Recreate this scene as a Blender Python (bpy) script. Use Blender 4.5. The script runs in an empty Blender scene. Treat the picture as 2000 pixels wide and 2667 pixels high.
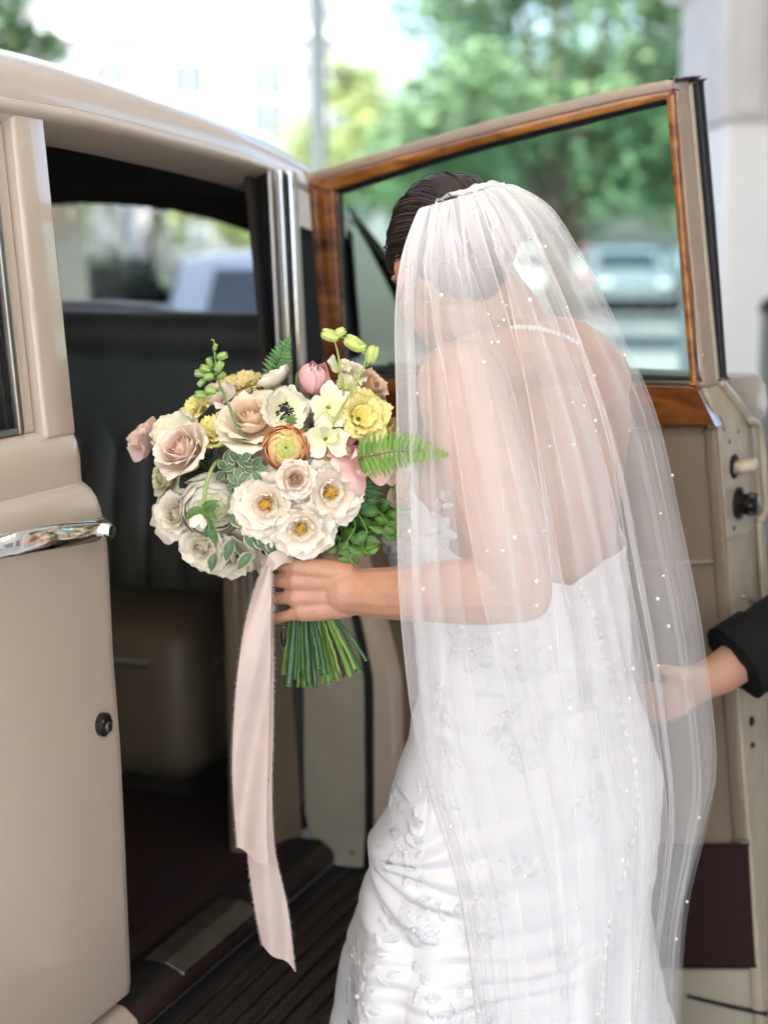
import bpy, math, random
import numpy as np
from mathutils import Vector, Matrix

# ------------------------------------------------------------------ camera, sky, sun, exposure
scene = bpy.context.scene
PI = math.pi
FPX, HZ, CZ = 4166.0, 640.0, 1.48          # focal length in photo pixels, horizon row, eye height
PITCH = math.atan((1333.5 - HZ) / FPX)
cam_data = bpy.data.cameras.new('camera')
cam = bpy.data.objects.new('camera', cam_data)
scene.collection.objects.link(cam)
cam.location = (0, 0, CZ)
cam.rotation_euler = (PI / 2 - PITCH, 0, 0)
cam_data.sensor_fit = 'HORIZONTAL'
cam_data.sensor_width = 24.0
cam_data.lens = FPX / 2000 * 24.0
cam_data.clip_end = 500
cam_data.dof.use_dof = True
cam_data.dof.focus_distance = 2.13
cam_data.dof.aperture_fstop = 2.0
scene.camera = cam

SUN_EL, SUN_AZ = math.radians(56), math.radians(205)   # azimuth clockwise from +Y: the sun stands behind the camera
world = bpy.data.worlds.new('World'); scene.world = world; world.use_nodes = True
wn = world.node_tree.nodes
sky = wn.new('ShaderNodeTexSky'); sky.sky_type = 'NISHITA'; sky.sun_disc = False
sky.sun_elevation = SUN_EL; sky.sun_rotation = SUN_AZ
sky.dust_density = 3.0; sky.air_density = 1.0; sky.ozone_density = 1.0
wn['Background'].inputs[1].default_value = 0.15
world.node_tree.links.new(sky.outputs[0], wn['Background'].inputs[0])
sun_data = bpy.data.lights.new('sun', 'SUN'); sun_data.energy = 4.0; sun_data.angle = math.radians(0.5)
sun_data.color = (1.0, 0.97, 0.93)
sun = bpy.data.objects.new('sun', sun_data); scene.collection.objects.link(sun)
sd = Vector((math.sin(SUN_AZ) * math.cos(SUN_EL), math.cos(SUN_AZ) * math.cos(SUN_EL), math.sin(SUN_EL)))
sun.rotation_euler = (-sd).to_track_quat('-Z', 'Y').to_euler()
sun.location = sd * 60

scene.view_settings.view_transform = 'Standard'
scene.view_settings.look = 'None'
scene.view_settings.gamma = 1.0
scene.view_settings.exposure = 2.0
scene.view_settings.use_curve_mapping = False
scene.render.engine = 'CYCLES'
cy = scene.cycles
cy.use_denoising = True; cy.use_adaptive_sampling = True; cy.adaptive_threshold = 0.03
cy.max_bounces = 10; cy.diffuse_bounces = 5; cy.glossy_bounces = 4; cy.transmission_bounces = 6
cy.transparent_max_bounces = 40
cy.sample_clamp_indirect = 6.0
cy.caustics_reflective = False; cy.caustics_refractive = False

# ------------------------------------------------------------------ projection helpers (photo pixel + distance -> point in the place)
_F = np.array([0, math.cos(PITCH), -math.sin(PITCH)]); _U = np.array([0, math.sin(PITCH), math.cos(PITCH)])
_R = np.array([1.0, 0, 0]); _C = np.array([0, 0, CZ])
def ray(u, v): return _F + _R * (u - 1000) / FPX + _U * (1333.5 - v) / FPX
def P(u, v, Y):
    r = ray(u, v); return _C + r * (Y / r[1])
def isect(u, v, p0, nrm):
    r = ray(u, v); return _C + r * (np.dot(np.asarray(p0) - _C, nrm) / np.dot(r, nrm))
rnd = random.Random(7)
def nz(x, y=0.0, s=0):                       # smooth cheap noise
    return (math.sin(1.7 * x + 2.3 * y + s) + math.sin(2.9 * x - 1.3 * y + 1.7 * s) + math.sin(0.7 * x + 3.7 * y + 2.9 * s)) / 3

# ------------------------------------------------------------------ mesh helpers
COL = scene.collection
def raw_mesh(name, V, F, smooth=True, col=None):
    me = bpy.data.meshes.new(name)
    V = np.asarray(V, dtype=np.float32).reshape(-1, 3)
    if isinstance(F, np.ndarray):
        n, k = F.shape
        me.vertices.add(len(V)); me.vertices.foreach_set('co', V.ravel())
        me.loops.add(n * k); me.loops.foreach_set('vertex_index', F.astype(np.int32).ravel())
        me.polygons.add(n); me.polygons.foreach_set('loop_start', np.arange(0, n * k, k, dtype=np.int32))
        try: me.polygons.foreach_set('loop_total', np.full(n, k, dtype=np.int32))
        except Exception: pass
        me.update(calc_edges=True)
    else:
        me.from_pydata(V.tolist(), [], F); me.update()
    if smooth: me.polygons.foreach_set('use_smooth', np.ones(len(me.polygons), dtype=bool))
    if col is not None:
        at = me.color_attributes.new('Col', 'FLOAT_COLOR', 'POINT')
        c = np.ones((len(V), 4), dtype=np.float32); c[:, :3] = np.asarray(col, dtype=np.float32).reshape(-1, 3)
        at.data.foreach_set('color', c.ravel())
    me.validate()
    return me
def obj(name, me, mat=None, parent=None, world_space=False):
    o = bpy.data.objects.new(name, me); COL.objects.link(o)
    if mat is not None and me is not None: 
        me.materials.clear(); me.materials.append(mat)
    if parent is not None:
        o.parent = parent
        if world_space: o.matrix_parent_inverse = root_matrix(parent).inverted()
    return o
def root_matrix(o):
    m = o.matrix_basis.copy()
    while o.parent is not None:
        m = o.parent.matrix_basis @ o.matrix_parent_inverse @ m if False else (o.matrix_parent_inverse @ m)
        o = o.parent; m = o.matrix_basis @ m
    return m
def empty(name, loc, rz=0.0):
    o = bpy.data.objects.new(name, None); COL.objects.link(o); o.empty_display_size = 0.1
    o.location = loc; o.rotation_euler = (0, 0, rz)
    return o
def tag(o, label, cat, group=None):
    o['label'] = label; o['category'] = cat
    if group: o['group'] = group
    return o
def structure(o): o['kind'] = 'structure'; return o
def gridF(nu, nv, wrap=False, off=0):
    i = np.arange(nu - 1)[:, None]; j = np.arange(nv if wrap else nv - 1)[None, :]
    a = i * nv + j; b = i * nv + (j + 1) % nv; c = (i + 1) * nv + (j + 1) % nv; d = (i + 1) * nv + j
    return np.stack([a, b, c, d], -1).reshape(-1, 4) + off
def crom(pts, n):                            # Catmull-Rom through the points, n samples evenly in control index
    p = np.asarray(pts, float); m = len(p)
    t = np.linspace(0, m - 1, n); i = np.clip(t.astype(int), 0, m - 2); f = (t - i)[:, None]
    p0 = p[np.maximum(i - 1, 0)]; p1 = p[i]; p2 = p[i + 1]; p3 = p[np.minimum(i + 2, m - 1)]
    return 0.5 * (2 * p1 + (p2 - p0) * f + (2 * p0 - 5 * p1 + 4 * p2 - p3) * f ** 2 + (3 * p1 - p0 - 3 * p2 + p3) * f ** 3)
def interp(x, tab):
    xs = [t[0] for t in tab]; return np.interp(x, xs, [t[1] for t in tab])
class MB:                                    # collects shapes into one mesh
    def __init__(s): s.V = []; s.F = []; s.C = []; s.n = 0
    def add(s, V, F, col=None):
        V = np.asarray(V, float).reshape(-1, 3)
        s.V.append(V); s.F += [[int(k) + s.n for k in f] for f in F]
        if col is not None: s.C.append(np.broadcast_to(np.asarray(col, float), (len(V), 3)))
        s.n += len(V); return s
    def box(s, a, b, col=None):
        x0, y0, z0 = np.minimum(a, b); x1, y1, z1 = np.maximum(a, b)
        V = [(x0,y0,z0),(x1,y0,z0),(x1,y1,z0),(x0,y1,z0),(x0,y0,z1),(x1,y0,z1),(x1,y1,z1),(x0,y1,z1)]
        return s.add(V, [(0,3,2,1),(4,5,6,7),(0,1,5,4),(1,2,6,5),(2,3,7,6),(3,0,4,7)], col)
    def hexa(s, low, high, col=None):        # two quads, four points each
        return s.add(list(low) + list(high), [(0,3,2,1),(4,5,6,7),(0,1,5,4),(1,2,6,5),(2,3,7,6),(3,0,4,7)], col)
    def tube(s, pts, rad, seg=10, col=None, cap=True, sy=1.0, ref=None):
        p = np.asarray(pts, float); n = len(p); rad = np.broadcast_to(np.asarray(rad, float), (n,))
        T = np.gradient(p, axis=0); T /= np.linalg.norm(T, axis=1)[:, None] + 1e-12
        a = np.array(ref if ref is not None else ((0, 0, 1.0) if abs(T[0][2]) < 0.9 else (1.0, 0, 0)))
        N = []
        for i in range(n):
            a = a - T[i] * np.dot(a, T[i]); a = a / (np.linalg.norm(a) + 1e-12); N.append(a)
        N = np.array(N); B = np.cross(T, N)
        th = np.linspace(0, 2 * PI, seg, endpoint=False)
        V = p[:, None, :] + rad[:, None, None] * (np.cos(th)[None, :, None] * N[:, None, :] + sy * np.sin(th)[None, :, None] * B[:, None, :])
        F = gridF(n, seg, True).tolist()
        if cap: F.append(list(range(seg))[::-1]); F.append([(n - 1) * seg + k for k in range(seg)])
        return s.add(V, F, col)
    def ell(s, c, r, M=None, nu=10, nv=14, col=None):
        ph = np.linspace(0, PI, nu + 1)[1:-1]; th = np.linspace(0, 2 * PI, nv, endpoint=False)
        V = [(0, 0, 1)] + [(math.sin(a) * math.cos(b), math.sin(a) * math.sin(b), math.cos(a)) for a in ph for b in th] + [(0, 0, -1)]
        V = np.array(V) * np.asarray(r)
        if M is not None: V = V @ np.asarray(M).T
        V = V + np.asarray(c); k = len(ph)
        F = [(0, 1 + j, 1 + (j + 1) % nv) for j in range(nv)]
        for i in range(k - 1):
            F += [(1 + i*nv + j, 1 + (i+1)*nv + j, 1 + (i+1)*nv + (j+1) % nv, 1 + i*nv + (j+1) % nv) for j in range(nv)]
        e = len(V) - 1; F += [(e, 1 + (k-1)*nv + (j+1) % nv, 1 + (k-1)*nv + j) for j in range(nv)]
        return s.add(V, F, col)
    def extr(s, poly, x0, x1, f=None, col=None):      # polygon (a,b) swept from x0 to x1; f(x,a,b) -> point
        f = f or (lambda x, a, b: (x, a, b)); n = len(poly)
        V = [f(x0, *q) for q in poly] + [f(x1, *q) for q in poly]
        F = [(i, (i + 1) % n, n + (i + 1) % n, n + i) for i in range(n)] + [list(range(n))[::-1], list(range(n, 2 * n))]
        return s.add(V, F, col)
    def build(s, name, mat, parent=None, smooth=True, ws=False, bevel=0, seg=2, auto=None):
        me = raw_mesh(name, np.concatenate(s.V), s.F, smooth, np.concatenate(s.C) if s.C and sum(map(len, s.C)) == s.n else None)
        o = obj(name, me, mat, parent, ws)
        if bevel:
            m = o.modifiers.new('bevel', 'BEVEL'); m.width = bevel; m.segments = seg; m.limit_method = 'ANGLE'; m.angle_limit = math.radians(35)
            m.harden_normals = False
        if auto: 
            m = o.modifiers.new('es', 'EDGE_SPLIT'); m.split_angle = math.radians(auto)
        return o

# ------------------------------------------------------------------ materials
def pm(name, base, rough=0.5, metal=0.0, coat=0.0, var=0.0, vscale=8.0, bump=0.0, bscale=60.0, attr=False, transl=0.0, sss=0.0,
       sheen=0.0, emit=None, estr=0.0, base2=None, stretch=None, spec=0.5, detail=4.0, bdist=0.01, rvar=0.0):
    m = bpy.data.materials.new(name); m.use_nodes = True
    nt = m.node_tree; N = nt.nodes; L = nt.links; b = N['Principled BSDF']
    b.inputs['Base Color'].default_value = (*base, 1); b.inputs['Roughness'].default_value = rough
    b.inputs['Metallic'].default_value = metal; b.inputs['Coat Weight'].default_value = coat; b.inputs['Coat Roughness'].default_value = 0.04
    b.inputs['Specular IOR Level'].default_value = spec
    if sheen: b.inputs['Sheen Weight'].default_value = sheen
    if sss:
        b.inputs['Subsurface Weight'].default_value = sss; b.inputs['Subsurface Radius'].default_value = (0.012, 0.005, 0.003); b.inputs['Subsurface Scale'].default_value = 1.0
    if emit: b.inputs['Emission Color'].default_value = (*emit, 1); b.inputs['Emission Strength'].default_value = estr
    tc = N.new('ShaderNodeTexCoord'); src = tc.outputs['Object']
    if stretch:
        mp = N.new('ShaderNodeMapping'); mp.inputs['Scale'].default_value = stretch; L.new(src, mp.inputs[0]); src = mp.outputs[0]
    csock = None
    if attr:
        a = N.new('ShaderNodeAttribute'); a.attribute_name = 'Col'; csock = a.outputs['Color']
    if var or base2:
        nt_ = N.new('ShaderNodeTexNoise'); nt_.inputs['Scale'].default_value = vscale; nt_.inputs['Detail'].default_value = detail; L.new(src, nt_.inputs['Vector'])
        mx = N.new('ShaderNodeMix'); mx.data_type = 'RGBA'
        if base2:
            r = N.new('ShaderNodeValToRGB'); r.color_ramp.elements[0].position = 0.38; r.color_ramp.elements[1].position = 0.62
            L.new(nt_.outputs['Fac'], r.inputs[0]); L.new(r.outputs[0], mx.inputs['Factor'])
            mx.inputs['A'].default_value = (*base, 1); mx.inputs['B'].default_value = (*base2, 1)
            csock = mx.outputs['Result']
        else:
            mr = N.new('ShaderNodeMapRange'); mr.inputs[1].default_value = 0.25; mr.inputs[2].default_value = 0.75
            mr.inputs[3].default_value = 1 - var; mr.inputs[4].default_value = 1 + var; L.new(nt_.outputs['Fac'], mr.inputs[0])
            mx.blend_type = 'MULTIPLY'; mx.inputs['Factor'].default_value = 1.0
            if csock is not None: L.new(csock, mx.inputs['A'])
            else: mx.inputs['A'].default_value = (*base, 1)
            L.new(mr.outputs[0], mx.inputs['B']); csock = mx.outputs['Result']
        if rvar:
            mr2 = N.new('ShaderNodeMapRange'); mr2.inputs[3].default_value = max(0.02, rough - rvar); mr2.inputs[4].default_value = rough + rvar
            L.new(nt_.outputs['Fac'], mr2.inputs[0]); L.new(mr2.outputs[0], b.inputs['Roughness'])
    if csock is not None: L.new(csock, b.inputs['Base Color'])
    if bump:
        n2 = N.new('ShaderNodeTexNoise'); n2.inputs['Scale'].default_value = bscale; n2.inputs['Detail'].default_value = 5; L.new(src, n2.inputs['Vector'])
        bp = N.new('ShaderNodeBump'); bp.inputs['Strength'].default_value = bump; bp.inputs['Distance'].default_value = bdist
        L.new(n2.outputs['Fac'], bp.inputs['Height']); L.new(bp.outputs[0], b.inputs['Normal'])
    if transl:
        t = N.new('ShaderNodeBsdfTranslucent')
        if csock is not None: L.new(csock, t.inputs['Color'])
        else: t.inputs['Color'].default_value = (*base, 1)
        ms = N.new('ShaderNodeMixShader'); ms.inputs[0].default_value = transl
        L.new(b.outputs[0], ms.inputs[1]); L.new(t.outputs[0], ms.inputs[2]); L.new(ms.outputs[0], N['Material Output'].inputs['Surface'])
    return m
def glass_mat(name, tint, refl=0.018, rough=0.0):
    m = bpy.data.materials.new(name); m.use_nodes = True; N = m.node_tree.nodes; L = m.node_tree.links
    N.remove(N['Principled BSDF'])
    t = N.new('ShaderNodeBsdfTransparent'); t.inputs[0].default_value = (*tint, 1)
    g = N.new('ShaderNodeBsdfGlossy'); g.inputs['Roughness'].default_value = rough
    lw = N.new('ShaderNodeLayerWeight'); pw = N.new('ShaderNodeMath'); pw.operation = 'POWER'; pw.inputs[1].default_value = 4.0; L.new(lw.outputs['Facing'], pw.inputs[0])
    fr = N.new('ShaderNodeMath'); fr.operation = 'MULTIPLY_ADD'; fr.inputs[1].default_value = 0.9; fr.inputs[2].default_value = refl; L.new(pw.outputs[0], fr.inputs[0])   # thin pane, both faces
    ms = N.new('ShaderNodeMixShader'); L.new(fr.outputs[0], ms.inputs[0]); L.new(t.outputs[0], ms.inputs[1]); L.new(g.outputs[0], ms.inputs[2])
    L.new(ms.outputs[0], N['Material Output'].inputs['Surface'])
    return m
def tulle_mat(name, a):                      # sheer net: open holes and white threads
    m = bpy.data.materials.new(name); m.use_nodes = True; N = m.node_tree.nodes; L = m.node_tree.links
    N.remove(N['Principled BSDF'])
    tr = N.new('ShaderNodeBsdfTransparent'); df = N.new('ShaderNodeBsdfDiffuse'); tl = N.new('ShaderNodeBsdfTranslucent')
    df.inputs[0].default_value = (0.96, 0.96, 0.97, 1); tl.inputs[0].default_value = (0.92, 0.92, 0.94, 1)
    m1 = N.new('ShaderNodeMixShader'); m1.inputs[0].default_value = 0.26; L.new(df.outputs[0], m1.inputs[1]); L.new(tl.outputs[0], m1.inputs[2])
    tc = N.new('ShaderNodeTexCoord'); n = N.new('ShaderNodeTexNoise'); n.inputs['Scale'].default_value = 9; L.new(tc.outputs['Object'], n.inputs['Vector'])
    mr = N.new('ShaderNodeMapRange'); mr.inputs[3].default_value = a * 0.7; mr.inputs[4].default_value = a * 1.3; L.new(n.outputs['Fac'], mr.inputs[0])
    at = N.new('ShaderNodeAttribute'); at.attribute_name = 'Col'      # selvedge and folded hems are denser
    ad = N.new('ShaderNodeMath'); ad.operation = 'ADD'; ad.use_clamp = True; L.new(mr.outputs[0], ad.inputs[0]); L.new(at.outputs['Fac'], ad.inputs[1])
    m2 = N.new('ShaderNodeMixShader'); L.new(ad.outputs[0], m2.inputs[0]); L.new(tr.outputs[0], m2.inputs[1]); L.new(m1.outputs[0], m2.inputs[2])
    L.new(m2.outputs[0], N['Material Output'].inputs['Surface'])
    return m
def wood_mat(name, dk=(0.055, 0.014, 0.004), lt=(0.26, 0.088, 0.016)):
    m = pm(name, (0.3, 0.12, 0.03), rough=0.18, coat=0.8); N = m.node_tree.nodes; L = m.node_tree.links; b = N['Principled BSDF']
    tc = N.new('ShaderNodeTexCoord'); mp = N.new('ShaderNodeMapping'); mp.inputs['Scale'].default_value = (3, 12, 9); L.new(tc.outputs['Object'], mp.inputs[0])
    n = N.new('ShaderNodeTexNoise'); n.inputs['Scale'].default_value = 4; n.inputs['Detail'].default_value = 8; n.inputs['Distortion'].default_value = 0.6; L.new(mp.outputs[0], n.inputs['Vector'])
    r = N.new('ShaderNodeValToRGB'); e = r.color_ramp.elements; e[0].position = 0.3; e[0].color = (*dk, 1); e[1].position = 0.72; e[1].color = (*lt, 1)
    L.new(n.outputs['Fac'], r.inputs[0]); L.new(r.outputs[0], b.inputs['Base Color'])
    return m
M = {}
M['paint'] = pm('car_paint_beige', (0.535, 0.445, 0.36), rough=0.26, coat=1.0, var=0.02, vscale=3)
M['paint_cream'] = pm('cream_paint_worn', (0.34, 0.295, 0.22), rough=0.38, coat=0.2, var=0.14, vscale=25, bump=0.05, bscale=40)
M['jamb_paint'] = pm('jamb_paint', (0.36, 0.325, 0.25), rough=0.4, var=0.1, vscale=10)  # body beige toned down, the jamb's shade put into the colour
M['chrome'] = pm('chrome', (0.85, 0.84, 0.82), rough=0.07, metal=1.0, var=0.05, vscale=30)
M['chrome_dull'] = pm('chrome_dull', (0.30, 0.28, 0.26), rough=0.34, metal=1.0, var=0.15, vscale=20)
M['rubber'] = pm('black_rubber', (0.010, 0.010, 0.010), rough=0.6, spec=0.3, var=0.3, vscale=40)
M['black_metal'] = pm('dark_metal', (0.03, 0.028, 0.026), rough=0.3, metal=0.6, var=0.3, vscale=60)
M['leather'] = pm('tan_leather', (0.17, 0.13, 0.088), rough=0.42, var=0.12, vscale=12, bump=0.12, bscale=260, bdist=0.002)
M['leather_dark'] = pm('dark_leather', (0.15, 0.158, 0.135), rough=0.38, var=0.15, vscale=9, bump=0.1, bscale=260, bdist=0.002)
M['carpet_red'] = pm('carpet_dark_red', (0.016, 0.0018, 0.0018), rough=0.95, var=0.35, vscale=160, bump=0.4, bscale=500, bdist=0.004)
M['headliner'] = pm('headliner', (0.025, 0.02, 0.018), rough=0.95, var=0.2, vscale=60)
M['wood'] = wood_mat('varnished_walnut')
M['wood_light'] = wood_mat('varnished_golden_walnut', (0.13, 0.040, 0.008), (0.38, 0.15, 0.028))
M['paint_shaded'] = pm('beige_frame_shaded', (0.31, 0.24, 0.18), rough=0.4, coat=0.2, var=0.06, vscale=15)  # same beige as the body, darker: shade on the frame put into the colour
M['glass'] = glass_mat('window_glass', (0.46, 0.60, 0.55))
M['glass_clear'] = glass_mat('rear_window_glass', (0.85, 0.9, 0.9))
M['skin'] = pm('skin', (0.50, 0.268, 0.172), rough=0.42, var=0.10, vscale=45, bump=0.22, bscale=520, bdist=0.001, sss=0.08, spec=0.4)
def freckles(m, tone):
    N = m.node_tree.nodes; L = m.node_tree.links; b = N['Principled BSDF']; src = b.inputs['Base Color'].links[0].from_socket
    tc = N.new('ShaderNodeTexCoord'); n = N.new('ShaderNodeTexNoise'); n.inputs['Scale'].default_value = 210; n.inputs['Detail'].default_value = 1; L.new(tc.outputs['Object'], n.inputs['Vector'])
    r = N.new('ShaderNodeValToRGB'); r.color_ramp.elements[0].position = 0.66; r.color_ramp.elements[1].position = 0.74; L.new(n.outputs['Fac'], r.inputs[0])
    n3 = N.new('ShaderNodeTexNoise'); n3.inputs['Scale'].default_value = 18; L.new(tc.outputs['Object'], n3.inputs['Vector'])
    rd = N.new('ShaderNodeMix'); rd.data_type = 'RGBA'; rd.inputs['B'].default_value = (0.56, 0.26, 0.19, 1); L.new(src, rd.inputs['A'])      # ruddier patches
    mr = N.new('ShaderNodeMapRange'); mr.inputs[1].default_value = .5; mr.inputs[2].default_value = .75; mr.inputs[4].default_value = .45; L.new(n3.outputs['Fac'], mr.inputs[0]); L.new(mr.outputs[0], rd.inputs['Factor'])
    ml = N.new('ShaderNodeMath'); ml.operation = 'MULTIPLY'; ml.inputs[1].default_value = .3; L.new(r.outputs[0], ml.inputs[0])
    mx = N.new('ShaderNodeMix'); mx.data_type = 'RGBA'; mx.inputs['B'].default_value = (*tone, 1); L.new(ml.outputs[0], mx.inputs['Factor']); L.new(rd.outputs['Result'], mx.inputs['A'])
    L.new(mx.outputs['Result'], b.inputs['Base Color'])
freckles(M['skin'], (0.30, 0.13, 0.08))
M['skin2'] = pm('skin_tan', (0.42, 0.23, 0.15), rough=0.5, var=0.08, vscale=40, bump=0.05, bscale=420, bdist=0.001, spec=0.4)
M['hair'] = pm('dark_brown_hair', (0.034, 0.021, 0.015), rough=0.36, var=0.5, vscale=120, spec=0.6)
M['satin'] = pm('white_satin', (0.74, 0.74, 0.755), rough=0.36, var=0.03, vscale=10, bump=0.06, bscale=30, sheen=0.2)
M['lace'] = pm('silver_white_lace', (0.68, 0.685, 0.70), rough=0.33, var=0.2, vscale=260, bump=0.5, bscale=900, bdist=0.002, spec=0.8)
M['lace_sheer'] = pm('ivory_lace', (0.62, 0.58, 0.55), rough=0.6, var=0.2, vscale=90, bump=0.5, bscale=260, bdist=0.003)
M['tulle'] = tulle_mat('white_tulle', 0.14)
M['pearl'] = pm('pearl', (0.82, 0.78, 0.74), rough=0.16, coat=0.6, var=0.05, vscale=200)
M['ribbon'] = pm('blush_satin_ribbon', (0.68, 0.55, 0.50), rough=0.42, var=0.05, vscale=30, bump=0.05, bscale=90, sheen=0.3, transl=0.15)
M['thread'] = pm('frayed_thread', (0.72, 0.66, 0.62), rough=0.8, var=0.1, vscale=200, transl=0.3)
M['petal'] = pm('petal', (1, 1, 1), rough=0.55, attr=True, var=0.05, vscale=120, bump=0.12, bscale=260, bdist=0.001, transl=0.12, spec=0.3)
M['leaf'] = pm('glossy_leaf', (1, 1, 1), rough=0.35, attr=True, var=0.2, vscale=140, transl=0.22)
M['stem'] = pm('green_stem', (1, 1, 1), rough=0.4, attr=True, var=0.2, vscale=90)
M['stamen'] = pm('golden_stamen', (0.55, 0.30, 0.04), rough=0.8, var=0.3, vscale=400)
M['anemone_black'] = pm('anemone_black', (0.008, 0.008, 0.02), rough=0.6, var=0.3, vscale=300)
M['suit'] = pm('black_suit', (0.006, 0.006, 0.0065), rough=0.9, var=0.2, vscale=200, bump=0.2, bscale=700, bdist=0.001, spec=0.2)
# ------------------------------------------------------------------ setting: ground, road, portico, building
def sheet(name, x0, x1, y0, y1, z, mat, n=1):
    mb = MB(); mb.add([(x0,y0,z),(x1,y0,z),(x1,y1,z),(x0,y1,z)], [(0,1,2,3)]); return structure(mb.build(name, mat, None, smooth=False))
M['ground'] = pm('grass_ground', (0.10, 0.15, 0.05), rough=0.95, var=0.3, vscale=0.8)
M['concrete'] = pm('pale_concrete', (0.45, 0.45, 0.45), rough=0.85, var=0.12, vscale=1.5, bump=0.1, bscale=30)
M['asphalt'] = pm('sunbleached_asphalt', (0.27, 0.27, 0.27), rough=0.9, var=0.15, vscale=2, bump=0.2, bscale=60)
M['line'] = pm('road_paint', (0.75, 0.74, 0.7), rough=0.8, var=0.15, vscale=6)
M['stucco'] = pm('white_stucco', (0.78, 0.78, 0.78), rough=0.9, var=0.05, vscale=2, bump=0.1, bscale=25)
M['greystone'] = pm('grey_stone', (0.60, 0.59, 0.60), rough=0.8, var=0.1, vscale=6)
M['far_glass'] = pm('far_window_glass', (0.13, 0.155, 0.185), rough=0.12, var=0.2, vscale=0.6)
M['frame_white'] = pm('white_frame', (0.72, 0.72, 0.7), rough=0.6, var=0.05)
sheet('ground', -200, 200, -120, 320, 0.0, M['ground'])
sheet('forecourt', -40, 40, -40, 16, 0.004, M['concrete'])
sheet('road', -80, 80, 16, 33, 0.004, M['asphalt'])
sheet('car_park', -6, 60, 33, 50, 0.006, M['asphalt'])
k = MB().box((-80, 33.0, 0), (-6, 33.25, 0.13)).build('kerb', M['concrete'], None, False, bevel=0.02); structure(k)
for i, x in enumerate(range(-24, 30, 6)):
    o = MB().box((x, 24.4, 0.0), (x + 3, 24.55, 0.010)).build('road_marking', M['line'], None, False); structure(o)

# portico over the forecourt: ceiling slab, columns, warm bulbs
pr = empty('portico', (0, 0, 0))
tag(pr, 'white portico with square columns clad in grey stone above, at right edge', 'portico')
CX0, CX1, CY0, CY1, CH = -6.0, 6.0, -4.5, 8.0, 4.2
MB().box((CX0, CY0, CH), (CX1, CY1, CH + 0.5)).build('ceiling', M['stucco'], pr, False, bevel=0.03)
MB().box((CX0 - 0.1, CY1 - 0.25, CH - 0.35), (CX1 + 0.1, CY1 + 0.1, CH + 0.7)).build('fascia', M['stucco'], pr, False, bevel=0.03)
MB().box((4.6, -7.0, 0), (5.0, 6.0, CH)).build('light_block_wall', pm('pale_stone', (.52,.50,.48), rough=.8, var=.1, vscale=4), pr, False)  # unseen wall, added to block light from the right
for yy in (-5.2, -3.4, -1.6, .2, 2.0, 3.8):
    dr = MB().box((4.55, yy, 0.02), (4.598, yy + 1.25, 2.5)).build('added_door_panel', M['far_glass'], pr, False, bevel=.01)  # unseen dark panels, added to give the car side something to reflect
    MB().box((4.53, yy + .04, 1.0), (4.548, yy + .09, 1.5)).build('added_door_pull', M['chrome'], dr, False)
M['bulb'] = pm('warm_bulb', (1, 0.8, 0.5), rough=0.3, emit=(1.0, 0.72, 0.38), estr=30.0)
def column(x, y, w):
    MB().box((x - w/2, y - w/2, 0), (x + w/2, y + w/2, 2.0)).build('column_base', M['stucco'], pr, False, bevel=0.02)
    MB().box((x - w/2 - 0.06, y - w/2 - 0.06, 0), (x + w/2 + 0.06, y + w/2 + 0.06, 0.3)).build('plinth', M['stucco'], pr, False, bevel=0.02)
    c = MB().box((x - w/2 - 0.03, y - w/2 - 0.03, 2.0), (x + w/2 + 0.03, y + w/2 + 0.03, 2.62)).build('column_shaft', M['greystone'], pr, False, bevel=0.02)
    for j in range(5):
        xx = x - w/2 + (j + 0.5) * w / 5
        MB().box((xx - 0.05, y - w/2 - 0.055, 2.03), (xx + 0.05, y - w/2 - 0.03, 2.58)).build('flute', M['greystone'], c, False, bevel=0.012)
    MB().box((x - w/2 - 0.12, y - w/2 - 0.12, 2.62), (x + w/2 + 0.12, y + w/2 + 0.12, 2.8)).build('capital', M['stucco'], pr, False, bevel=0.05)
    MB().box((x - w/2 + 0.02, y - w/2 + 0.02, 2.8), (x + w/2 - 0.02, y + w/2 - 0.02, CH)).build('column_upper', M['stucco'], pr, False)
column(1.92, 7.4, 0.95); column(-5.4, 7.4, 0.8)
bme = MB().ell((0, 0, 0), (0.035, 0.035, 0.045)).build('bulb', M['bulb'], pr); bme.location = (-3.0, -2.0, CH - 0.09)
for i in range(5):
    for j in range(5):
        if i == j == 0: continue
        o = bme.copy(); COL.objects.link(o); o.parent = pr; o.location = (-3.0 + i * 1.1, -2.0 + j * 1.0, CH - 0.09)

# white building far behind with rows of windows
bd = empty('white_building', (-8, 46, 0))
tag(bd, 'bright white building with rows of tall windows behind the car roof', 'building')
BX0, BX1, BY = -22.0, 0.2, 45.0
M['far_wall'] = pm('far_wall', (0.27, 0.27, 0.275), rough=0.9, var=0.05, vscale=1)
MB().box((BX0, BY, 0), (BX1, BY + 10, 15)).build('wall', M['far_wall'], bd, False, ws=True)
MB().box((BX0 - 0.2, BY - 0.25, 14.6), (BX1 + 0.2, BY + 10, 15.3)).build('cornice', M['stucco'], bd, False, ws=True, bevel=0.05)
for zf in (3.6, 7.1, 10.6):
    MB().box((BX0, BY - 0.12, zf), (BX1, BY + 0.001, zf + 0.25)).build('string_course', M['stucco'], bd, False, ws=True)
for fl in range(4):
    for c in range(10):
        x = -20.9 + c * 2.15; z = 0.9 + fl * 3.5
        w = MB().box((x, BY - 0.05, z), (x + 1.05, BY + 0.02, z + 2.1)).build('window', M['frame_white'], bd, False, ws=True)
        for px in (0, 1):
            for pz in (0, 1):
                MB().box((x + 0.06 + px * 0.48, BY - 0.06, z + 0.06 + pz * 1.02), (x + 0.51 + px * 0.48, BY - 0.052, z + 1.02 + pz * 1.02)).build('pane', M['far_glass'], w, False, ws=True)

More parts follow.
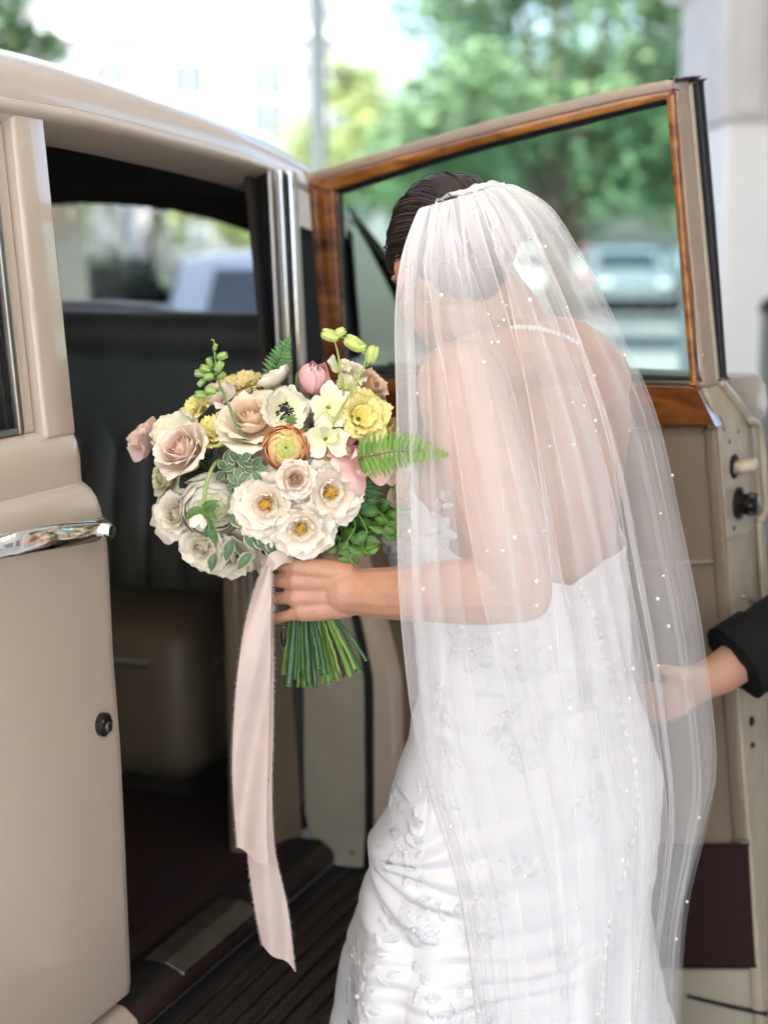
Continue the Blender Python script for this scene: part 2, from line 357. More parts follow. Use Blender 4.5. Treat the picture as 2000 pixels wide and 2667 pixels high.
# ------------------------------------------------------------------ trees
M['bark'] = pm('bark', (0.10, 0.075, 0.055), rough=0.95, var=0.3, vscale=6, bump=0.6, bscale=20)
M['foliage'] = pm('foliage', (0.09, 0.17, 0.045), rough=0.6, attr=True, var=0.25, vscale=1.5, transl=0.35)
def tree(name, label, x, y, th, clumps, leaf, n, tint, seed, group=None):
    r = random.Random(seed); t = empty(name, (x, y, 0)); tag(t, label, 'tree', group)
    mb = MB(); zc = np.mean([c[2] for c in clumps])
    mb.tube([(0, 0, -0.1), (0.03, 0.02, th * 0.5), (-0.02, 0.03, th), (0, 0, zc)], [0.2, 0.16, 0.13, 0.06], 10)
    for c in clumps:
        mb.tube([(0, 0, th * 0.8), (c[0]*0.4, c[1]*0.4, (th + c[2]) * 0.5), (c[0]*0.9, c[1]*0.9, c[2])], [0.09, 0.06, 0.02], 6)
    mb.build('trunk', M['bark'], t)
    V = []; Cc = []
    tot = sum(c[3] ** 2 for c in clumps)
    for c in clumps:
        m = int(n * c[3] ** 2 / tot); subs = [(r.gauss(0, 1), r.gauss(0, 1), r.gauss(0, 1)) for _ in range(16)]
        subs = [tuple(q / math.sqrt(sum(w*w for w in s)) for q in s) for s in subs]
        for _ in range(m):
            s = r.choice(subs); k = c[3] * (0.45 + 0.5 * r.random())
            p = [c[0] + s[0]*k + r.gauss(0, .2)*c[3], c[1] + s[1]*k + r.gauss(0, .2)*c[3], c[2] + (s[2]*k + r.gauss(0, .2)*c[3]) * 0.85]
            a = Vector((r.gauss(0, 1), r.gauss(0, 1), r.gauss(0, .6))).normalized(); b = a.cross(Vector((r.gauss(0, 1), r.gauss(0, 1), r.gauss(0, 1)))).normalized()
            L_ = leaf * (0.6 + 0.8 * r.random()); W_ = L_ * 0.42; pv = Vector(p)
            V += [pv - a*L_*.5, pv + b*W_*.5, pv + a*L_*.5, pv - b*W_*.5]
            g = 0.75 + 0.5 * r.random(); yl = r.random() * 0.25
            Cc += [(tint[0]*g*(1+yl), tint[1]*g, tint[2]*g*(1-yl))] * 4
    F = np.arange(len(V)).reshape(-1, 4)
    cr = obj('crown', raw_mesh('crown', np.array([tuple(v) for v in V]), F, False, np.array(Cc)), M['foliage'], t); cr['kind'] = 'stuff'
    return t
G1 = (0.155, 0.30, 0.17); G2 = (0.28, 0.38, 0.17); G3 = (0.10, 0.23, 0.14)
tree('shade_tree', 'large full green tree filling the view above the open car door', 2.3, 22, 2.0,
     [(-1.2,0,3.4,1.3),(0.4,-.3,3.0,1.3),(1.6,.2,3.2,1.2),(-.6,.2,5.0,1.5),(1.0,0,5.0,1.5),(0,0,6.6,1.6),(-1.9,.2,2.6,.9),(2.4,.4,4.6,1.1),(2.0,0,2.5,.9)], 0.22, 15000, G1, 1, 'street trees')
tree('shade_tree', 'light green tree beside the dark lamp post, left of the large tree', -0.9, 33, 1.5,
     [(0,0,3.2,1.2),(-.7,.1,2.6,.9),(.9,0,3.6,1.1),(1.6,.2,2.8,1.0),(.2,.2,4.5,.8)], 0.26, 5000, G2, 2, 'street trees')
tree('shade_tree', 'bright green tree at right, next to the portico column', 6.6, 30, 2.0,
     [(-.8,0,3.4,1.4),(.5,0,4.6,1.6),(-.9,.1,5.8,1.1),(1.5,0,3.2,1.3)], 0.26, 6000, G2, 3, 'street trees')
tree('shade_tree', 'dark green tree low behind the large tree, over the parked cars', 3.4, 30, 1.6,
     [(-1.4,0,3.0,1.3),(0.2,0,2.9,1.3),(1.8,0,3.1,1.3),(-.4,.2,4.3,1.4),(1.2,.2,4.2,1.3)], 0.26, 6000, G3, 4, 'street trees')
tree('shade_tree', 'leafy tree hanging into the top left corner above the car roof', -3.7, 11.5, 2.2,
     [(.75,0,3.45,.5),(.3,.1,3.2,.6),(1.1,-.1,3.6,.45),(.95,0,2.95,.3),(0,0,4.6,1.0),(1.35,.1,2.85,.14),(.9,0,2.8,.2),(.5,0,2.75,.3)], 0.14, 6500, G1, 5, 'street trees')
tree('shade_tree', 'broad tree beyond the car park seen through the rear window', -9.0, 38, 1.4,
     [(0,0,2.6,1.6),(2,0,2.4,1.5),(4,.1,2.5,1.5),(-2,0,2.7,1.5),(6,0,2.2,1.2)], 0.3, 6000, G2, 6, 'street trees')

# lamp post
lp = empty('lamp_post', (-0.73, 18.3, 0)); tag(lp, 'dark thin lamp post standing in front of the white building', 'lamp post')
M['post'] = pm('dark_green_post', (0.03, 0.045, 0.045), rough=0.5, var=0.2)
MB().tube([(0,0,0),(0,0,.5),(0,0,.52),(0,0,4.6)], [.14,.13,.10,.095], 12).build('pole', M['post'], lp)
MB().tube([(0,0,4.6),(0,0,4.7),(0,0,5.1),(0,0,5.3)], [.06,.16,.2,.03], 12).build('lantern', M['far_glass'], lp)
MB().tube([(0,0,0),(0,0,.25),(0,0,.3)], [.16,.15,.09], 12).build('base', M['post'], lp)
MB().tube([(-.35,0,3.35),(0,0,3.42),(.35,0,3.35)], .018, 8).build('banner_arm', M['post'], lp)
bo = empty('bollard', (1.46, 6.0, 0)); tag(bo, 'dark brown bollard at the right edge in front of the portico column', 'bollard')
MB().tube([(0,0,0),(0,0,.04),(0,0,.05),(0,0,1.24)], [.09,.09,.06,.055], 16).build('post', M['leather_dark'], bo)
MB().tube([(0,0,1.24),(0,0,1.25),(0,0,1.285),(0,0,1.30)], [.066,.068,.05,.01], 16).build('cap', M['black_metal'], bo)

# ------------------------------------------------------------------ parked cars
M['tyre'] = pm('tyre', (0.02, 0.02, 0.02), rough=0.85, var=0.2)
M['rim'] = pm('rim', (0.5, 0.5, 0.52), rough=0.3, metal=0.9, var=0.1)
M['tail'] = pm('tail_light', (0.45, 0.02, 0.015), rough=0.2, coat=0.6, var=0.1)
M['head'] = pm('head_light', (0.75, 0.76, 0.78), rough=0.12, coat=0.8, var=0.05)
M['car_glass'] = pm('car_window', (0.03, 0.04, 0.045), rough=0.06, var=0.2, coat=0.5)
PM = {}
def carpaint(c):
    if c not in PM: PM[c] = pm('parked_paint', c, rough=0.25, coat=0.8, var=0.03)
    return PM[c]
def parked(name, label, cat, x, y, rz, paint, L=4.4, W=1.78, H=1.46, van=False, group='parked cars'):
    t = empty(name, (x, y, 0), rz); tag(t, label, cat, group); h = L / 2
    if van: prof = [(-h,.35),(-h,.9),(-h+.03,H-.15),(-h+.25,H),(h-1.5,H),(h-1.1,H-.12),(h-.55,1.15),(h-.1,1.0),(h,.7),(h,.35)]
    else: prof = [(-h,.32),(-h-.02,.62),(-h+.06,.92),(-h+.62,.97),(-h+1.2,H-.04),(-h+1.7,H),(.25,H),(.7,H-.08),(1.25,.98),(h-.35,.86),(h-.03,.68),(h,.32)]
    nw = 9; V = []
    for j in range(nw):
        q = -1 + 2 * j / (nw - 1); 
        for a, z in prof:
            inset = 0.16 * max(0, (z - 0.95)) / 0.5 if not van else 0.06 * max(0, z - .95)
            zz = z - 0.05 * q ** 4 * (1 if z > .6 else 0)
            V.append((a * (1 - 0.035 * q ** 4), q * (W / 2 - inset - (0.03 if z < .4 else 0)), zz))
    n = len(prof); F = gridF(nw, n).tolist() + [[j * n + n - 1, j * n, (j + 1) * n, (j + 1) * n + n - 1] for j in range(nw - 1)]
    F += [list(range(n)), [(nw - 1) * n + k for k in range(n)][::-1]]
    b = MB(); b.add(V, F); b.build('body', carpaint(paint), t, bevel=0.03, auto=40)
    g = M['car_glass']
    if van:
        for s in (-1, 1): MB().hexa([(h-2.2,s*(W/2-.035),1.1),(h-.95,s*(W/2-.035),1.1),(h-.95,s*(W/2+.004),1.1),(h-2.2,s*(W/2+.004),1.1)],[(h-2.2,s*(W/2-.1),H-.3),(h-1.35,s*(W/2-.1),H-.3),(h-1.35,s*(W/2-.045),H-.3),(h-2.2,s*(W/2-.045),H-.3)]).build('window', g, t, False)
        MB().hexa([(-h-.012,-.62,1.15),(-h+.05,-.62,1.15),(-h+.05,.62,1.15),(-h-.012,.62,1.15)],[(-h+.005,-.58,H-.35),(-h+.06,-.58,H-.35),(-h+.06,.58,H-.35),(-h+.005,.58,H-.35)]).build('rear_window', g, t, False)
    else:
        for s in (-1, 1):
            MB().hexa([(-1.35,s*(W/2-.06),1.0),(1.02,s*(W/2-.06),1.0),(1.02,s*(W/2-.012),1.0),(-1.35,s*(W/2-.012),1.0)],[(-.85,s*(W/2-.2),H-.12),(.55,s*(W/2-.2),H-.12),(.55,s*(W/2-.132),H-.12),(-.85,s*(W/2-.132),H-.12)]).build('window', g, t, False)
        MB().hexa([(-h+.64,-.66,1.0),(-h+.74,-.66,1.0),(-h+.74,.66,1.0),(-h+.64,.66,1.0)],[(-h+1.1,-.56,H-.1),(-h+1.2,-.56,H-.1),(-h+1.2,.56,H-.1),(-h+1.1,.56,H-.1)]).build('rear_window', g, t, False)
        MB().hexa([(1.15,-.68,1.02),(1.26,-.68,1.02),(1.26,.68,1.02),(1.15,.68,1.02)],[(.66,-.58,H-.12),(.80,-.58,H-.12),(.80,.58,H-.12),(.66,.58,H-.12)]).build('windscreen', g, t, False)
    for s in (-1, 1):
        MB().box((-h-.03,s*.55,.68),(-h+.08,s*.84,.86)).build('tail_light', M['tail'], t, False, bevel=.02)
        MB().box((h-.12,s*.5,.6),(h+.01,s*.8,.75)).build('headlight', M['head'], t, False, bevel=.02)
    MB().box((-h-.05,-W/2+.08,.38),(-h+.05,W/2-.08,.55)).build('bumper', M['black_metal'], t, False, bevel=.03)
    for sx in (-h+.85, h-.85):
        for s in (-1, 1):
            w = MB().tube([(sx,s*(W/2-.2),.32),(sx,s*(W/2+.005),.32)], .32, 20).build('wheel', M['tyre'], t, False, bevel=.02)
            MB().tube([(sx,s*(W/2-.02),.32),(sx,s*(W/2+.012),.32)], .2, 16).build('rim', M['rim'], w, False)
    return t
WH=(.72,.72,.72); SI=(.45,.46,.48); RD=(.45,.05,.04); DK=(.05,.06,.07)
parked('parked_car','white parked car behind the bride\'s shoulder in the far row','car', 3.5, 37, PI/2, WH)
parked('parked_car','grey parked car second in the far row through the door window','car', 5.45, 37.3, -PI/2, (.20,.22,.25))
parked('parked_car','red parked car in the far row through the door window','car', 4.75, 41.5, PI/2, RD)
parked('parked_car','silver parked car nearest the window frame in the far row','car', 7.35, 37, PI/2, SI)
parked('parked_car','dark parked car behind the gap beside the red one in the far rows','car', 6.7, 42, PI/2, DK)
parked('parked_car','silver parked car in the rear row, left of the red one','car', 2.7, 42, PI/2, SI)
parked('parked_car','silver parked car left in the far row, mostly behind the veil','car', 1.5, 37, -PI/2, SI)
parked('parked_car','white car close behind, right side of the rear window','car', -.50, 9.8, math.radians(98), WH)
parked('parked_car','silver car farther off in the middle of the rear window','car', -2.9, 19.5, math.radians(80), SI)
parked('parked_car','dark blue car with red tail light seen through the rear window','car', -2.15, 14.5, math.radians(72), DK)
parked('delivery_van','olive beige van filling the left side of the rear window','van', -2.35, 9.6, math.radians(92), (.20,.19,.13), L=5.0, W=1.95, H=2.0, van=True)
# ------------------------------------------------------------------ the vintage car
TH = math.radians(68)
cO = P(199, 1121, 2.2); cO[2] = 0
cd = np.array([math.cos(TH), math.sin(TH), 0]); cn = np.array([math.sin(TH), -math.cos(TH), 0])
car = empty('vintage_car', tuple(cO), TH)
tag(car, 'beige vintage saloon with its rear door standing wide open', 'car')
def cp(s, o, z): return (s, -o, z)
def prof_out(z): return interp(z, [(.30,.060),(.40,.066),(.636,.063),(.778,.060),(.917,.052),(1.06,.049),(1.09,.046),(1.113,.041),(1.136,.032),(1.149,.022),(1.156,.012),(1.16,.009),(1.19,.008),(1.215,.003),(1.232,-.004),(1.66,-.038)])
# front door below the belt
outer = [(-.055,1.230),(-.03,1.2345),(-.012,1.233),(-.002,1.226),(.004,1.214),(.008,1.194),(.0095,1.165),(.0105,1.1575),(.016,1.1545),(.024,1.149),(.032,1.139),(.039,1.123),(.044,1.102),(.048,1.07),(.050,1.02),(.052,.917),(.060,.778),(.063,.636),(.066,.43),(.063,.412),(.05,.407)]
inner = [(-.03,.407),(-.055,.45),(-.06,.8),(-.06,1.2)]
ring = outer + inner; ss = np.concatenate([np.linspace(-1.25, -.02, 24), [-.006, 0]])
V = []
for s in ss:
    for o_, z in ring:
        k = 0.004 if s == 0 else 0
        V.append(cp(s, o_ - k - 0.012 * (s / 1.2) ** 2 * 3, z))
n_ = len(ring); F = gridF(len(ss), n_, True).tolist() + [list(range(n_)), [(len(ss)-1)*n_ + k for k in range(n_)][::-1]]
fd_ = MB(); fd_.add(V, F); front_door = fd_.build('front_door', M['paint'], car, auto=50)
def lean(z): return interp(z, [(1.228, 0.0), (1.66, -.036)])
# window upright, inner frame strip, top rail, glass
def upright(name, s0, s1, oo, oi, z0, z1, mat, parent, b=.005):
    return MB().hexa([cp(s0,lean(z0)+oo,z0),cp(s1,lean(z0)+oo,z0),cp(s1,lean(z0)+oi,z0),cp(s0,lean(z0)+oi,z0)],
                     [cp(s0,lean(z1)+oo,z1),cp(s1,lean(z1)+oo,z1),cp(s1,lean(z1)+oi,z1),cp(s0,lean(z1)+oi,z1)]).build(name, mat, parent, True, bevel=b, seg=3, auto=40)
upright('window_post', -.074, -.001, .002, -.05, 1.222, 1.655, M['paint'], front_door, .007)
upright('window_frame', -.104, -.076, -.014, -.05, 1.2325, 1.64, M['paint'], front_door)
upright('window_trim', -.116, -.1045, -.010, -.05, 1.2335, 1.64, M['chrome_dull'], front_door, .003)
upright('window_seal', -.13, -.1165, -.02, -.05, 1.2335, 1.63, M['rubber'], front_door, .003)
MB().hexa([cp(-1.1,-.03,1.2345),cp(-.131,-.03,1.2345),cp(-.131,-.035,1.2345),cp(-1.1,-.035,1.2345)],[cp(-.9,-.062,1.62),cp(-.131,-.062,1.62),cp(-.131,-.067,1.62),cp(-.9,-.067,1.62)]).build('window_pane', M['car_glass'], front_door, False)
MB().hexa([cp(-1.1,-.012,1.234),cp(-.1165,-.012,1.234),cp(-.1165,-.03,1.234),cp(-1.1,-.03,1.234)],[cp(-1.1,-.014,1.243),cp(-.1165,-.014,1.243),cp(-.1165,-.03,1.243),cp(-1.1,-.03,1.243)]).build('belt_trim', M['chrome_dull'], front_door, False, bevel=.002)
# door handle: forged chrome bar on a plate, pivot boss at its rear end
def on_car(u, v, o):                        # photo pixel on the plane o = const -> (s, o, z)
    q = isect(u, v, cO + cn * o, cn); return np.array([np.dot(q - cO, cd), o, q[2]])
hp = [on_car(u, v, o) for u, v, o in [(-60,1450,.06),(0,1428,.072),(50,1415,.082),(120,1402,.088),(190,1392,.086),(240,1385,.078),(262,1383,.072)]]
hpath = crom([cp(*q) for q in hp], 40)
hr = np.interp(np.linspace(0, 1, 40), [0, .1, .3, .6, .85, .95, 1], [.009, .012, .0155, .0165, .0145, .0125, .009])
hb = MB(); hb.tube(hpath, hr, 20, sy=.62, ref=(0, 0, 1)); handle = hb.build('handle', M['chrome'], front_door)
q = on_car(258, 1380, .07)
bs = MB(); bs.tube([cp(q[0]-.006, .045, q[2]), cp(q[0]-.006, .088, q[2]), cp(q[0]-.006, .094, q[2])], [.013, .013, .009], 20); bs.build('handle_boss', M['chrome'], front_door, auto=40)
q2 = on_car(272, 1374, .06)
MB().tube([cp(q2[0]-.014,.06,q2[2]), cp(q2[0],.06,q2[2]+.001)], .0115, 18).build('pivot_pin', M['chrome_dull'], front_door, False, bevel=.002)
ra = on_car(-80, 1420, .05); rb_ = on_car(268, 1362, .05)
MB().tube([cp(ra[0], .052, ra[2]), cp(rb_[0], .052, rb_[2])], .0085, 12, sy=.5, ref=(0,0,1)).build('handle_rail', M['chrome'], front_door, True, bevel=.002)
# lock
q = on_car(266, 1887, .058); lk = MB()
lk.tube([cp(q[0],.055,q[2]), cp(q[0],.064,q[2]), cp(q[0],.067,q[2])], [.0165,.0165,.013], 28)
lock = lk.build('key_lock', M['black_metal'], front_door, auto=40)
MB().tube([cp(q[0]+.001,.066,q[2]-.003), cp(q[0]+.001,.070,q[2]-.003)], .0075, 20).build('lock_barrel', M['chrome_dull'], front_door, False, bevel=.001)
MB().box(cp(q[0]-.0005,.0695,q[2]-.009), cp(q[0]+.0025,.0715,q[2]+.002)).build('key_slot', M['rubber'], front_door, False)
for a in (0.6, 2.5, 4.7):
    MB().ell(cp(q[0]+.012*math.cos(a),.0665,q[2]+.012*math.sin(a)), (.0016,.0012,.0016), nu=5, nv=8).build('lock_rivet', M['chrome_dull'], front_door)
# sill below the front door, rocker along the whole side
MB().extr([(-.06,.395),(.056,.395),(.082,.375),(.086,.335),(-.06,.335)], -1.3, -.004, lambda x,a,b: cp(x,a,b)).build('rocker_sill', M['paint'], car, True, bevel=.012, seg=3, auto=40)

MB().extr([(-.06,.372),(.046,.372),(.062,.362),(.066,.335),(-.06,.335)], -.002, .735, lambda x,a,b: cp(x,a,b)).build('door_step', pm('dark_red_brown', (.020,.008,.006), rough=.5, var=.2, vscale=20), car, True, bevel=.012, seg=3, auto=40)
# roof
def zg(s): return interp(s, [(-1.3,1.62),(-.5,1.652),(-.15,1.653),(.1,1.648),(.23,1.641),(.45,1.626),(.6,1.614),(.77,1.598),(1.0,1.568),(1.2,1.528)])
def hh(s): return interp(s, [(-1.3,.12),(-.3,.135),(.3,.132),(.8,.118),(1.2,.09)])
def og(s): return interp(s, [(-1.3,-.06),(-.3,-.036),(.6,-.032),(.9,-.05),(1.2,-.11)])
CEN = -.80
ssr = np.linspace(-1.3, 1.2, 70); nr = 64
V = []; Vi = []
for s in ssr:
    a_ = -CEN + og(s)
    for j in range(nr):
        ph = PI * j / (nr - 1); c_, s_ = math.cos(ph), math.sin(ph)
        x = math.copysign(abs(c_) ** (2 / 2.9), c_); z = abs(s_) ** (2 / 2.3)
        V.append(cp(s, CEN + a_ * x, zg(s) + hh(s) * z + .018)); Vi.append(cp(s, CEN + (a_ - .045) * x, zg(s) - .005 + (hh(s) - .02) * z))
rf = MB(); rf.add(V, gridF(len(ssr), nr).tolist()); roof = rf.build('roof', M['paint'], car)
rl = MB(); rl.add(Vi, gridF(len(ssr), nr).tolist()); rl.build('headliner', M['headliner'], car)
# drip moulding and cant rail on both sides
for side in (0, 1):
    def sx(o): return o if side == 0 else 2 * CEN - o
    V = []; pr_ = [(.0,.020),(.006,.016),(.009,.009),(.006,.001),(.0,-.004),(-.012,-.010),(-.03,-.020),(-.06,-.028),(-.06,.010),(-.01,.020)]
    for s in ssr:
        for a, b in pr_: V.append(cp(s, sx(og(s) + a), zg(s) + b))
    m_ = MB(); m_.add(V, gridF(len(ssr), len(pr_), True).tolist()); m_.build('drip_rail', M['paint'], car, auto=60)
# rear panel with window opening, its lining, and the glass
def rear_pt(t, q, ins):                      # t 0 roof end .. 1 belt ; q -1..1 across
    a_ = -CEN + og(1.2) - ins; ph = PI * (0.5 - q * 0.5)
    c_, s_ = math.cos(ph), math.sin(ph)
    x = math.copysign(abs(c_) ** (2 / 2.9), c_); zt = zg(1.2) + hh(1.2) * abs(s_) ** (2 / 2.3) + .018 - ins
    s = 1.2 + .50 * math.sin(t * PI / 2) ** 1.3 * (1 - .22 * abs(q) ** 3) - ins * t; z = zt + (1.2 - zt) * t ** 1.25
    return s, CEN + (a_ + .05 * t) * x, z
def in_window(o_, z, g=0.0):
    du = (o_ - CEN) / (.43 + g); 
    if abs(du) > 1: return False
    top = 1.575 + g - .065 * du ** 2 - .03 * abs(du) ** 6
    return 1.305 - g < z < top
for nm, ins, mt in (('rear_panel', 0, M['paint']), ('rear_lining', .03, M['headliner'])):
    nt_, nq = 90, 150; V = [rear_pt(i / (nt_-1), -1 + 2 * j / (nq-1), ins) for i in range(nt_) for j in range(nq)]
    F = [f for f in gridF(nt_, nq).tolist() if not in_window(np.mean([V[k][1] for k in f]), np.mean([V[k][2] for k in f]))]
    m_ = MB(); m_.add([cp(*v) for v in V], F); m_.build(nm, mt, car)
V = []
for i in range(14):
    for j in range(30):
        V.append(cp(1.62 - .22 * (i / 13) - .06 * abs(-1 + 2*j/29) ** 3, CEN + .45 * (-1 + 2 * j / 29), 1.28 + .32 * i / 13))
# (the pane follows the panel, set just inside the lining)
m_ = MB(); m_.add([cp(*rear_pt(t, q, .015)) for t in np.linspace(.08,.85,16) for q in np.linspace(-.8,.8,30)], gridF(16,30).tolist()); m_.build('rear_window', M['glass_clear'], car)
m_ = MB(); m_.add([cp(*rear_pt(t, q, -.004)) for t in np.linspace(.10,.86,14) for q in np.linspace(.70,.995,12)], gridF(14,12).tolist()); m_.build('quarter_window', pm('dark_quarter_glass', (.006,.007,.007), rough=.6, var=.2, spec=.08), car)  # window's darkness painted on as a near-black sheet over the panel
# boot lid / tail
tl = [(1.66,1.215),(1.85,1.16),(2.15,1.08),(2.4,.95),(2.5,.75),(2.52,.45),(2.45,.35)]
V = []; 
for s, z in tl:
    for j in range(21):
        q = -1 + 2 * j / 20; V.append(cp(s - .18 * q ** 4, CEN + .74 * q * (1 - .1 * (s - 1.6)), z - .10 * q ** 4))
m_ = MB(); m_.add(V, gridF(len(tl), 21).tolist()); m_.build('boot_lid', M['paint'], car)

# rear quarter: outer skin with fender bulge, quarter window, shut face at the door opening
def fender(s, z):
    b = max(0.0, 1 - ((s - 1.47) / .73) ** 2) ** .5 * interp(z, [(.3,.20),(.7,.19),(.95,.10),(1.1,.02),(1.16,0)])
    rear = -.30 * max(0, (s - 1.5)) ** 1.6
    return prof_out(z) + b + rear + interp(z, [(.3,.045),(.7,.05),(.95,.012),(1.1,0)]) + (interp(s,[(.74,0),(1.2,-.07)]) if z > 1.24 else 0)
sq = np.concatenate([np.linspace(.745, 1.2, 30), np.linspace(1.23, 2.3, 24)]); zq = np.concatenate([np.linspace(.33, 1.1, 26), np.linspace(1.12, 1.24, 10), np.linspace(1.26, 1.0, 1), np.linspace(1.27, 1.63, 14)])
zq = np.array(sorted(zq))
def qwin(s, z): return .79 < s < 1.20 and 1.25 < z < 1.51 + .03 * (1 - s)
V = []
for s in sq:
    top = zg(min(s, 1.2)) + .0 if s <= 1.2 else max(1.2, 1.528 - 1.1 * (s - 1.2) ** 1.2)
    for z in zq:
        zz = z if z < 1.24 else 1.24 + (z - 1.24) / (1.63 - 1.24) * (top - 1.24)
        V.append((s, fender(s, zz), zz))
F = [f for f in gridF(len(sq), len(zq)).tolist() if not qwin(np.mean([V[k][0] for k in f]), np.mean([V[k][2] for k in f]))
     and (np.hypot(np.mean([V[k][0] for k in f]) - 1.62, np.mean([V[k][2] for k in f]) - .36) > .40)]
m_ = MB(); m_.add([cp(*v) for v in V], F); m_.build('rear_quarter_panel', M['paint'], car)
MB().hexa([cp(.78,-.006,1.238),cp(1.21,-.085,1.238),cp(1.21,-.09,1.238),cp(.78,-.011,1.238)],[cp(.78,-.04,1.54),cp(1.21,-.115,1.52),cp(1.21,-.12,1.52),cp(.78,-.045,1.54)]).build('quarter_window', pm('dark_quarter_pane', (.006,.007,.007), rough=.7, var=.2, spec=.05), car, False)  # dull near-black pane, the window's darkness put into its colour
rw = MB(); rw.tube([cp(1.62,-.05,.36), cp(1.62,.14,.36)], .36, 32); wheel = rw.build('rear_wheel', M['tyre'], car, False, bevel=.03)
MB().tube([cp(1.62,.12,.36), cp(1.62,.15,.36)], .22, 28).build('hubcap', M['chrome'], wheel, False, bevel=.01)
# shut face (facing forward) around the wheel arch, with dark rubber seal along its outer edge
zs = np.linspace(.33, 1.235, 30); V = []
for z in zs:
    oo = fender(.745, z) - .012; oi = interp(z, [(.33,.02),(.42,-.004),(.75,-.004),(1.0,-.05),(1.235,-.07)])
    V += [cp(.745, oi, z), cp(.738, (oi + oo) / 2, z), cp(.745, oo, z)]
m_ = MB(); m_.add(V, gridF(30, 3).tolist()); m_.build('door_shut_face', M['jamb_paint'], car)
MB().tube([cp(.743, fender(.745, z) - .006, z) for z in zs], .009, 8).build('door_seal', M['rubber'], car)
MB().box(cp(.741,.0,.355), cp(.748,.10,.36)).build('face_joint', M['rubber'], car, False)
# door pillar strips beside the opening, from belt to roof
def strip_up(name, s0, s1, oo, oi, mat, b=.003, z0=.9, z1=1.61):
    return MB().hexa([cp(s0,lean(z0)+oo,z0),cp(s1,lean(z0)+oo,z0),cp(s1,lean(z0)+oi,z0),cp(s0,lean(z0)+oi,z0)],
                     [cp(s0,lean(z1)+oo,z1),cp(s1,lean(z1)+oo,z1),cp(s1,lean(z1)+oi,z1),cp(s0,lean(z1)+oi,z1)]).build(name, mat, car, True, bevel=b, seg=3, auto=40)
strip_up('pillar_trim', .634, .662, .026, .014, M['chrome_dull'], .008)
strip_up('pillar_trim', .664, .670, .03, .016, M['chrome'], .002)
strip_up('pillar_seal', .671, .704, .024, -.02, M['rubber'], .006)
strip_up('pillar_trim', .705, .716, .03, .0, M['chrome'], .004)
strip_up('pillar_trim', .717, .742, .027, .0, M['jamb_paint'], .005)
# ------------------------------------------------------------------ interior
MB().box(cp(-1.2,-.065,.335), cp(1.3,-1.56,.36)).build('floor_pan', M['headliner'], car, False)
cpt = MB(); cpt.extr([(-.03,.362),(-.03,.374),(-.06,.384),(-1.5,.384),(-1.5,.362)], -.9, .9, lambda x,a,b: cp(x,a,b)); cpt.build('carpet', M['carpet_red'], car, False, bevel=.004)
MB().box(cp(-1.2,-1.54,.36), cp(1.4,-1.58,1.24)).build('far_side_panel', M['leather_dark'], car, False)
MB().box(cp(-1.2,-1.54,1.24), cp(1.3,-1.57,1.60)).build('far_window', M['car_glass'], car, False)
MB().box(cp(-.42,-.1,.36), cp(-.28,-1.5,1.30)).build('front_seat_back', M['leather_dark'], car, True, bevel=.05, seg=4, auto=50)
MB().box(cp(-1.25,-.07,.36), cp(-1.2,-1.54,1.6)).build('dashboard_panel', M['headliner'], car, False)
# near side trim panel behind the door opening
sp_ = MB(); sp_.hexa([cp(.60,-.06,.36),cp(1.35,-.10,.36),cp(1.35,-.13,.36),cp(.60,-.09,.36)],[cp(.60,-.07,1.235),cp(1.35,-.13,1.235),cp(1.35,-.16,1.235),cp(.60,-.10,1.235)])
sp_.build('side_trim', M['leather'], car, True, bevel=.006)
MB().hexa([cp(.64,-.058,.36),cp(.742,-.004,.36),cp(.742,-.06,.36),cp(.64,-.075,.36)],[cp(.62,-.068,1.235),cp(.742,-.06,1.235),cp(.742,-.10,1.235),cp(.62,-.09,1.235)]).build('pillar_lining', M['leather'], car, False, bevel=.006)
MB().tube([cp(.655,-.055,.37),cp(.645,-.06,.8),cp(.64,-.066,1.23)], .007, 8).build('trim_piping', M['leather_dark'], car)
MB().hexa([cp(.63,-.012,1.237),cp(1.2,-.11,1.237),cp(1.2,-.12,1.237),cp(.63,-.022,1.237)],[cp(.63,-.045,1.6),cp(1.2,-.15,1.53),cp(1.2,-.16,1.53),cp(.63,-.055,1.6)]).build('upper_lining', M['headliner'], car, False)
arm = MB(); arm.box(cp(.70,-.10,.86), cp(1.2,-.22,.93)); arm.build('armrest', M['leather'], car, True, bevel=.03, seg=4, auto=50)
MB().box(cp(.62,-.066,.945), cp(1.0,-.10,.985)).build('wood_fillet', M['wood'], car, False, bevel=.005)
for dz, dr in ((.0,.011),(-.022,.008)):
    MB().tube([cp(.70+dz*.5,-.07,.825+dz), cp(.70+dz*.5,-.04,.825+dz), cp(.70+dz*.5,-.036,.825+dz)], [dr*.6,dr,dr*.6], 14).build('ashtray_knob', M['chrome'], car)
# rear bench: cushion, pleated backrest, top roll
seat = MB(); seat.box(cp(.80,-.27,.40), cp(1.32,-1.50,.735)); st = seat.build('rear_seat', M['leather'], car, True, bevel=.085, seg=6, auto=60)
MB().tube([cp(.794,-.36,.665), cp(.794,-1.45,.665)], .006, 8).build('seat_piping', M['leather_dark'], st)
MB().tube([cp(.89,-.265,.655), cp(1.25,-.265,.655)], .006, 8).build('seat_piping', M['leather_dark'], st)
MB().box(cp(.84,-.30,.362), cp(1.3,-1.48,.41)).build('seat_base', M['headliner'], st, False)
for j in range(14):
    o1 = -.20 - j * .092
    MB().tube([cp(1.14,o1-.046,.70),cp(1.17,o1-.046,.9),cp(1.21,o1-.046,1.1),cp(1.245,o1-.046,1.27)], [.047,.0485,.0485,.047], 14, sy=.6, ref=(0,1,0)).build('pleat', M['leather_dark'], st)
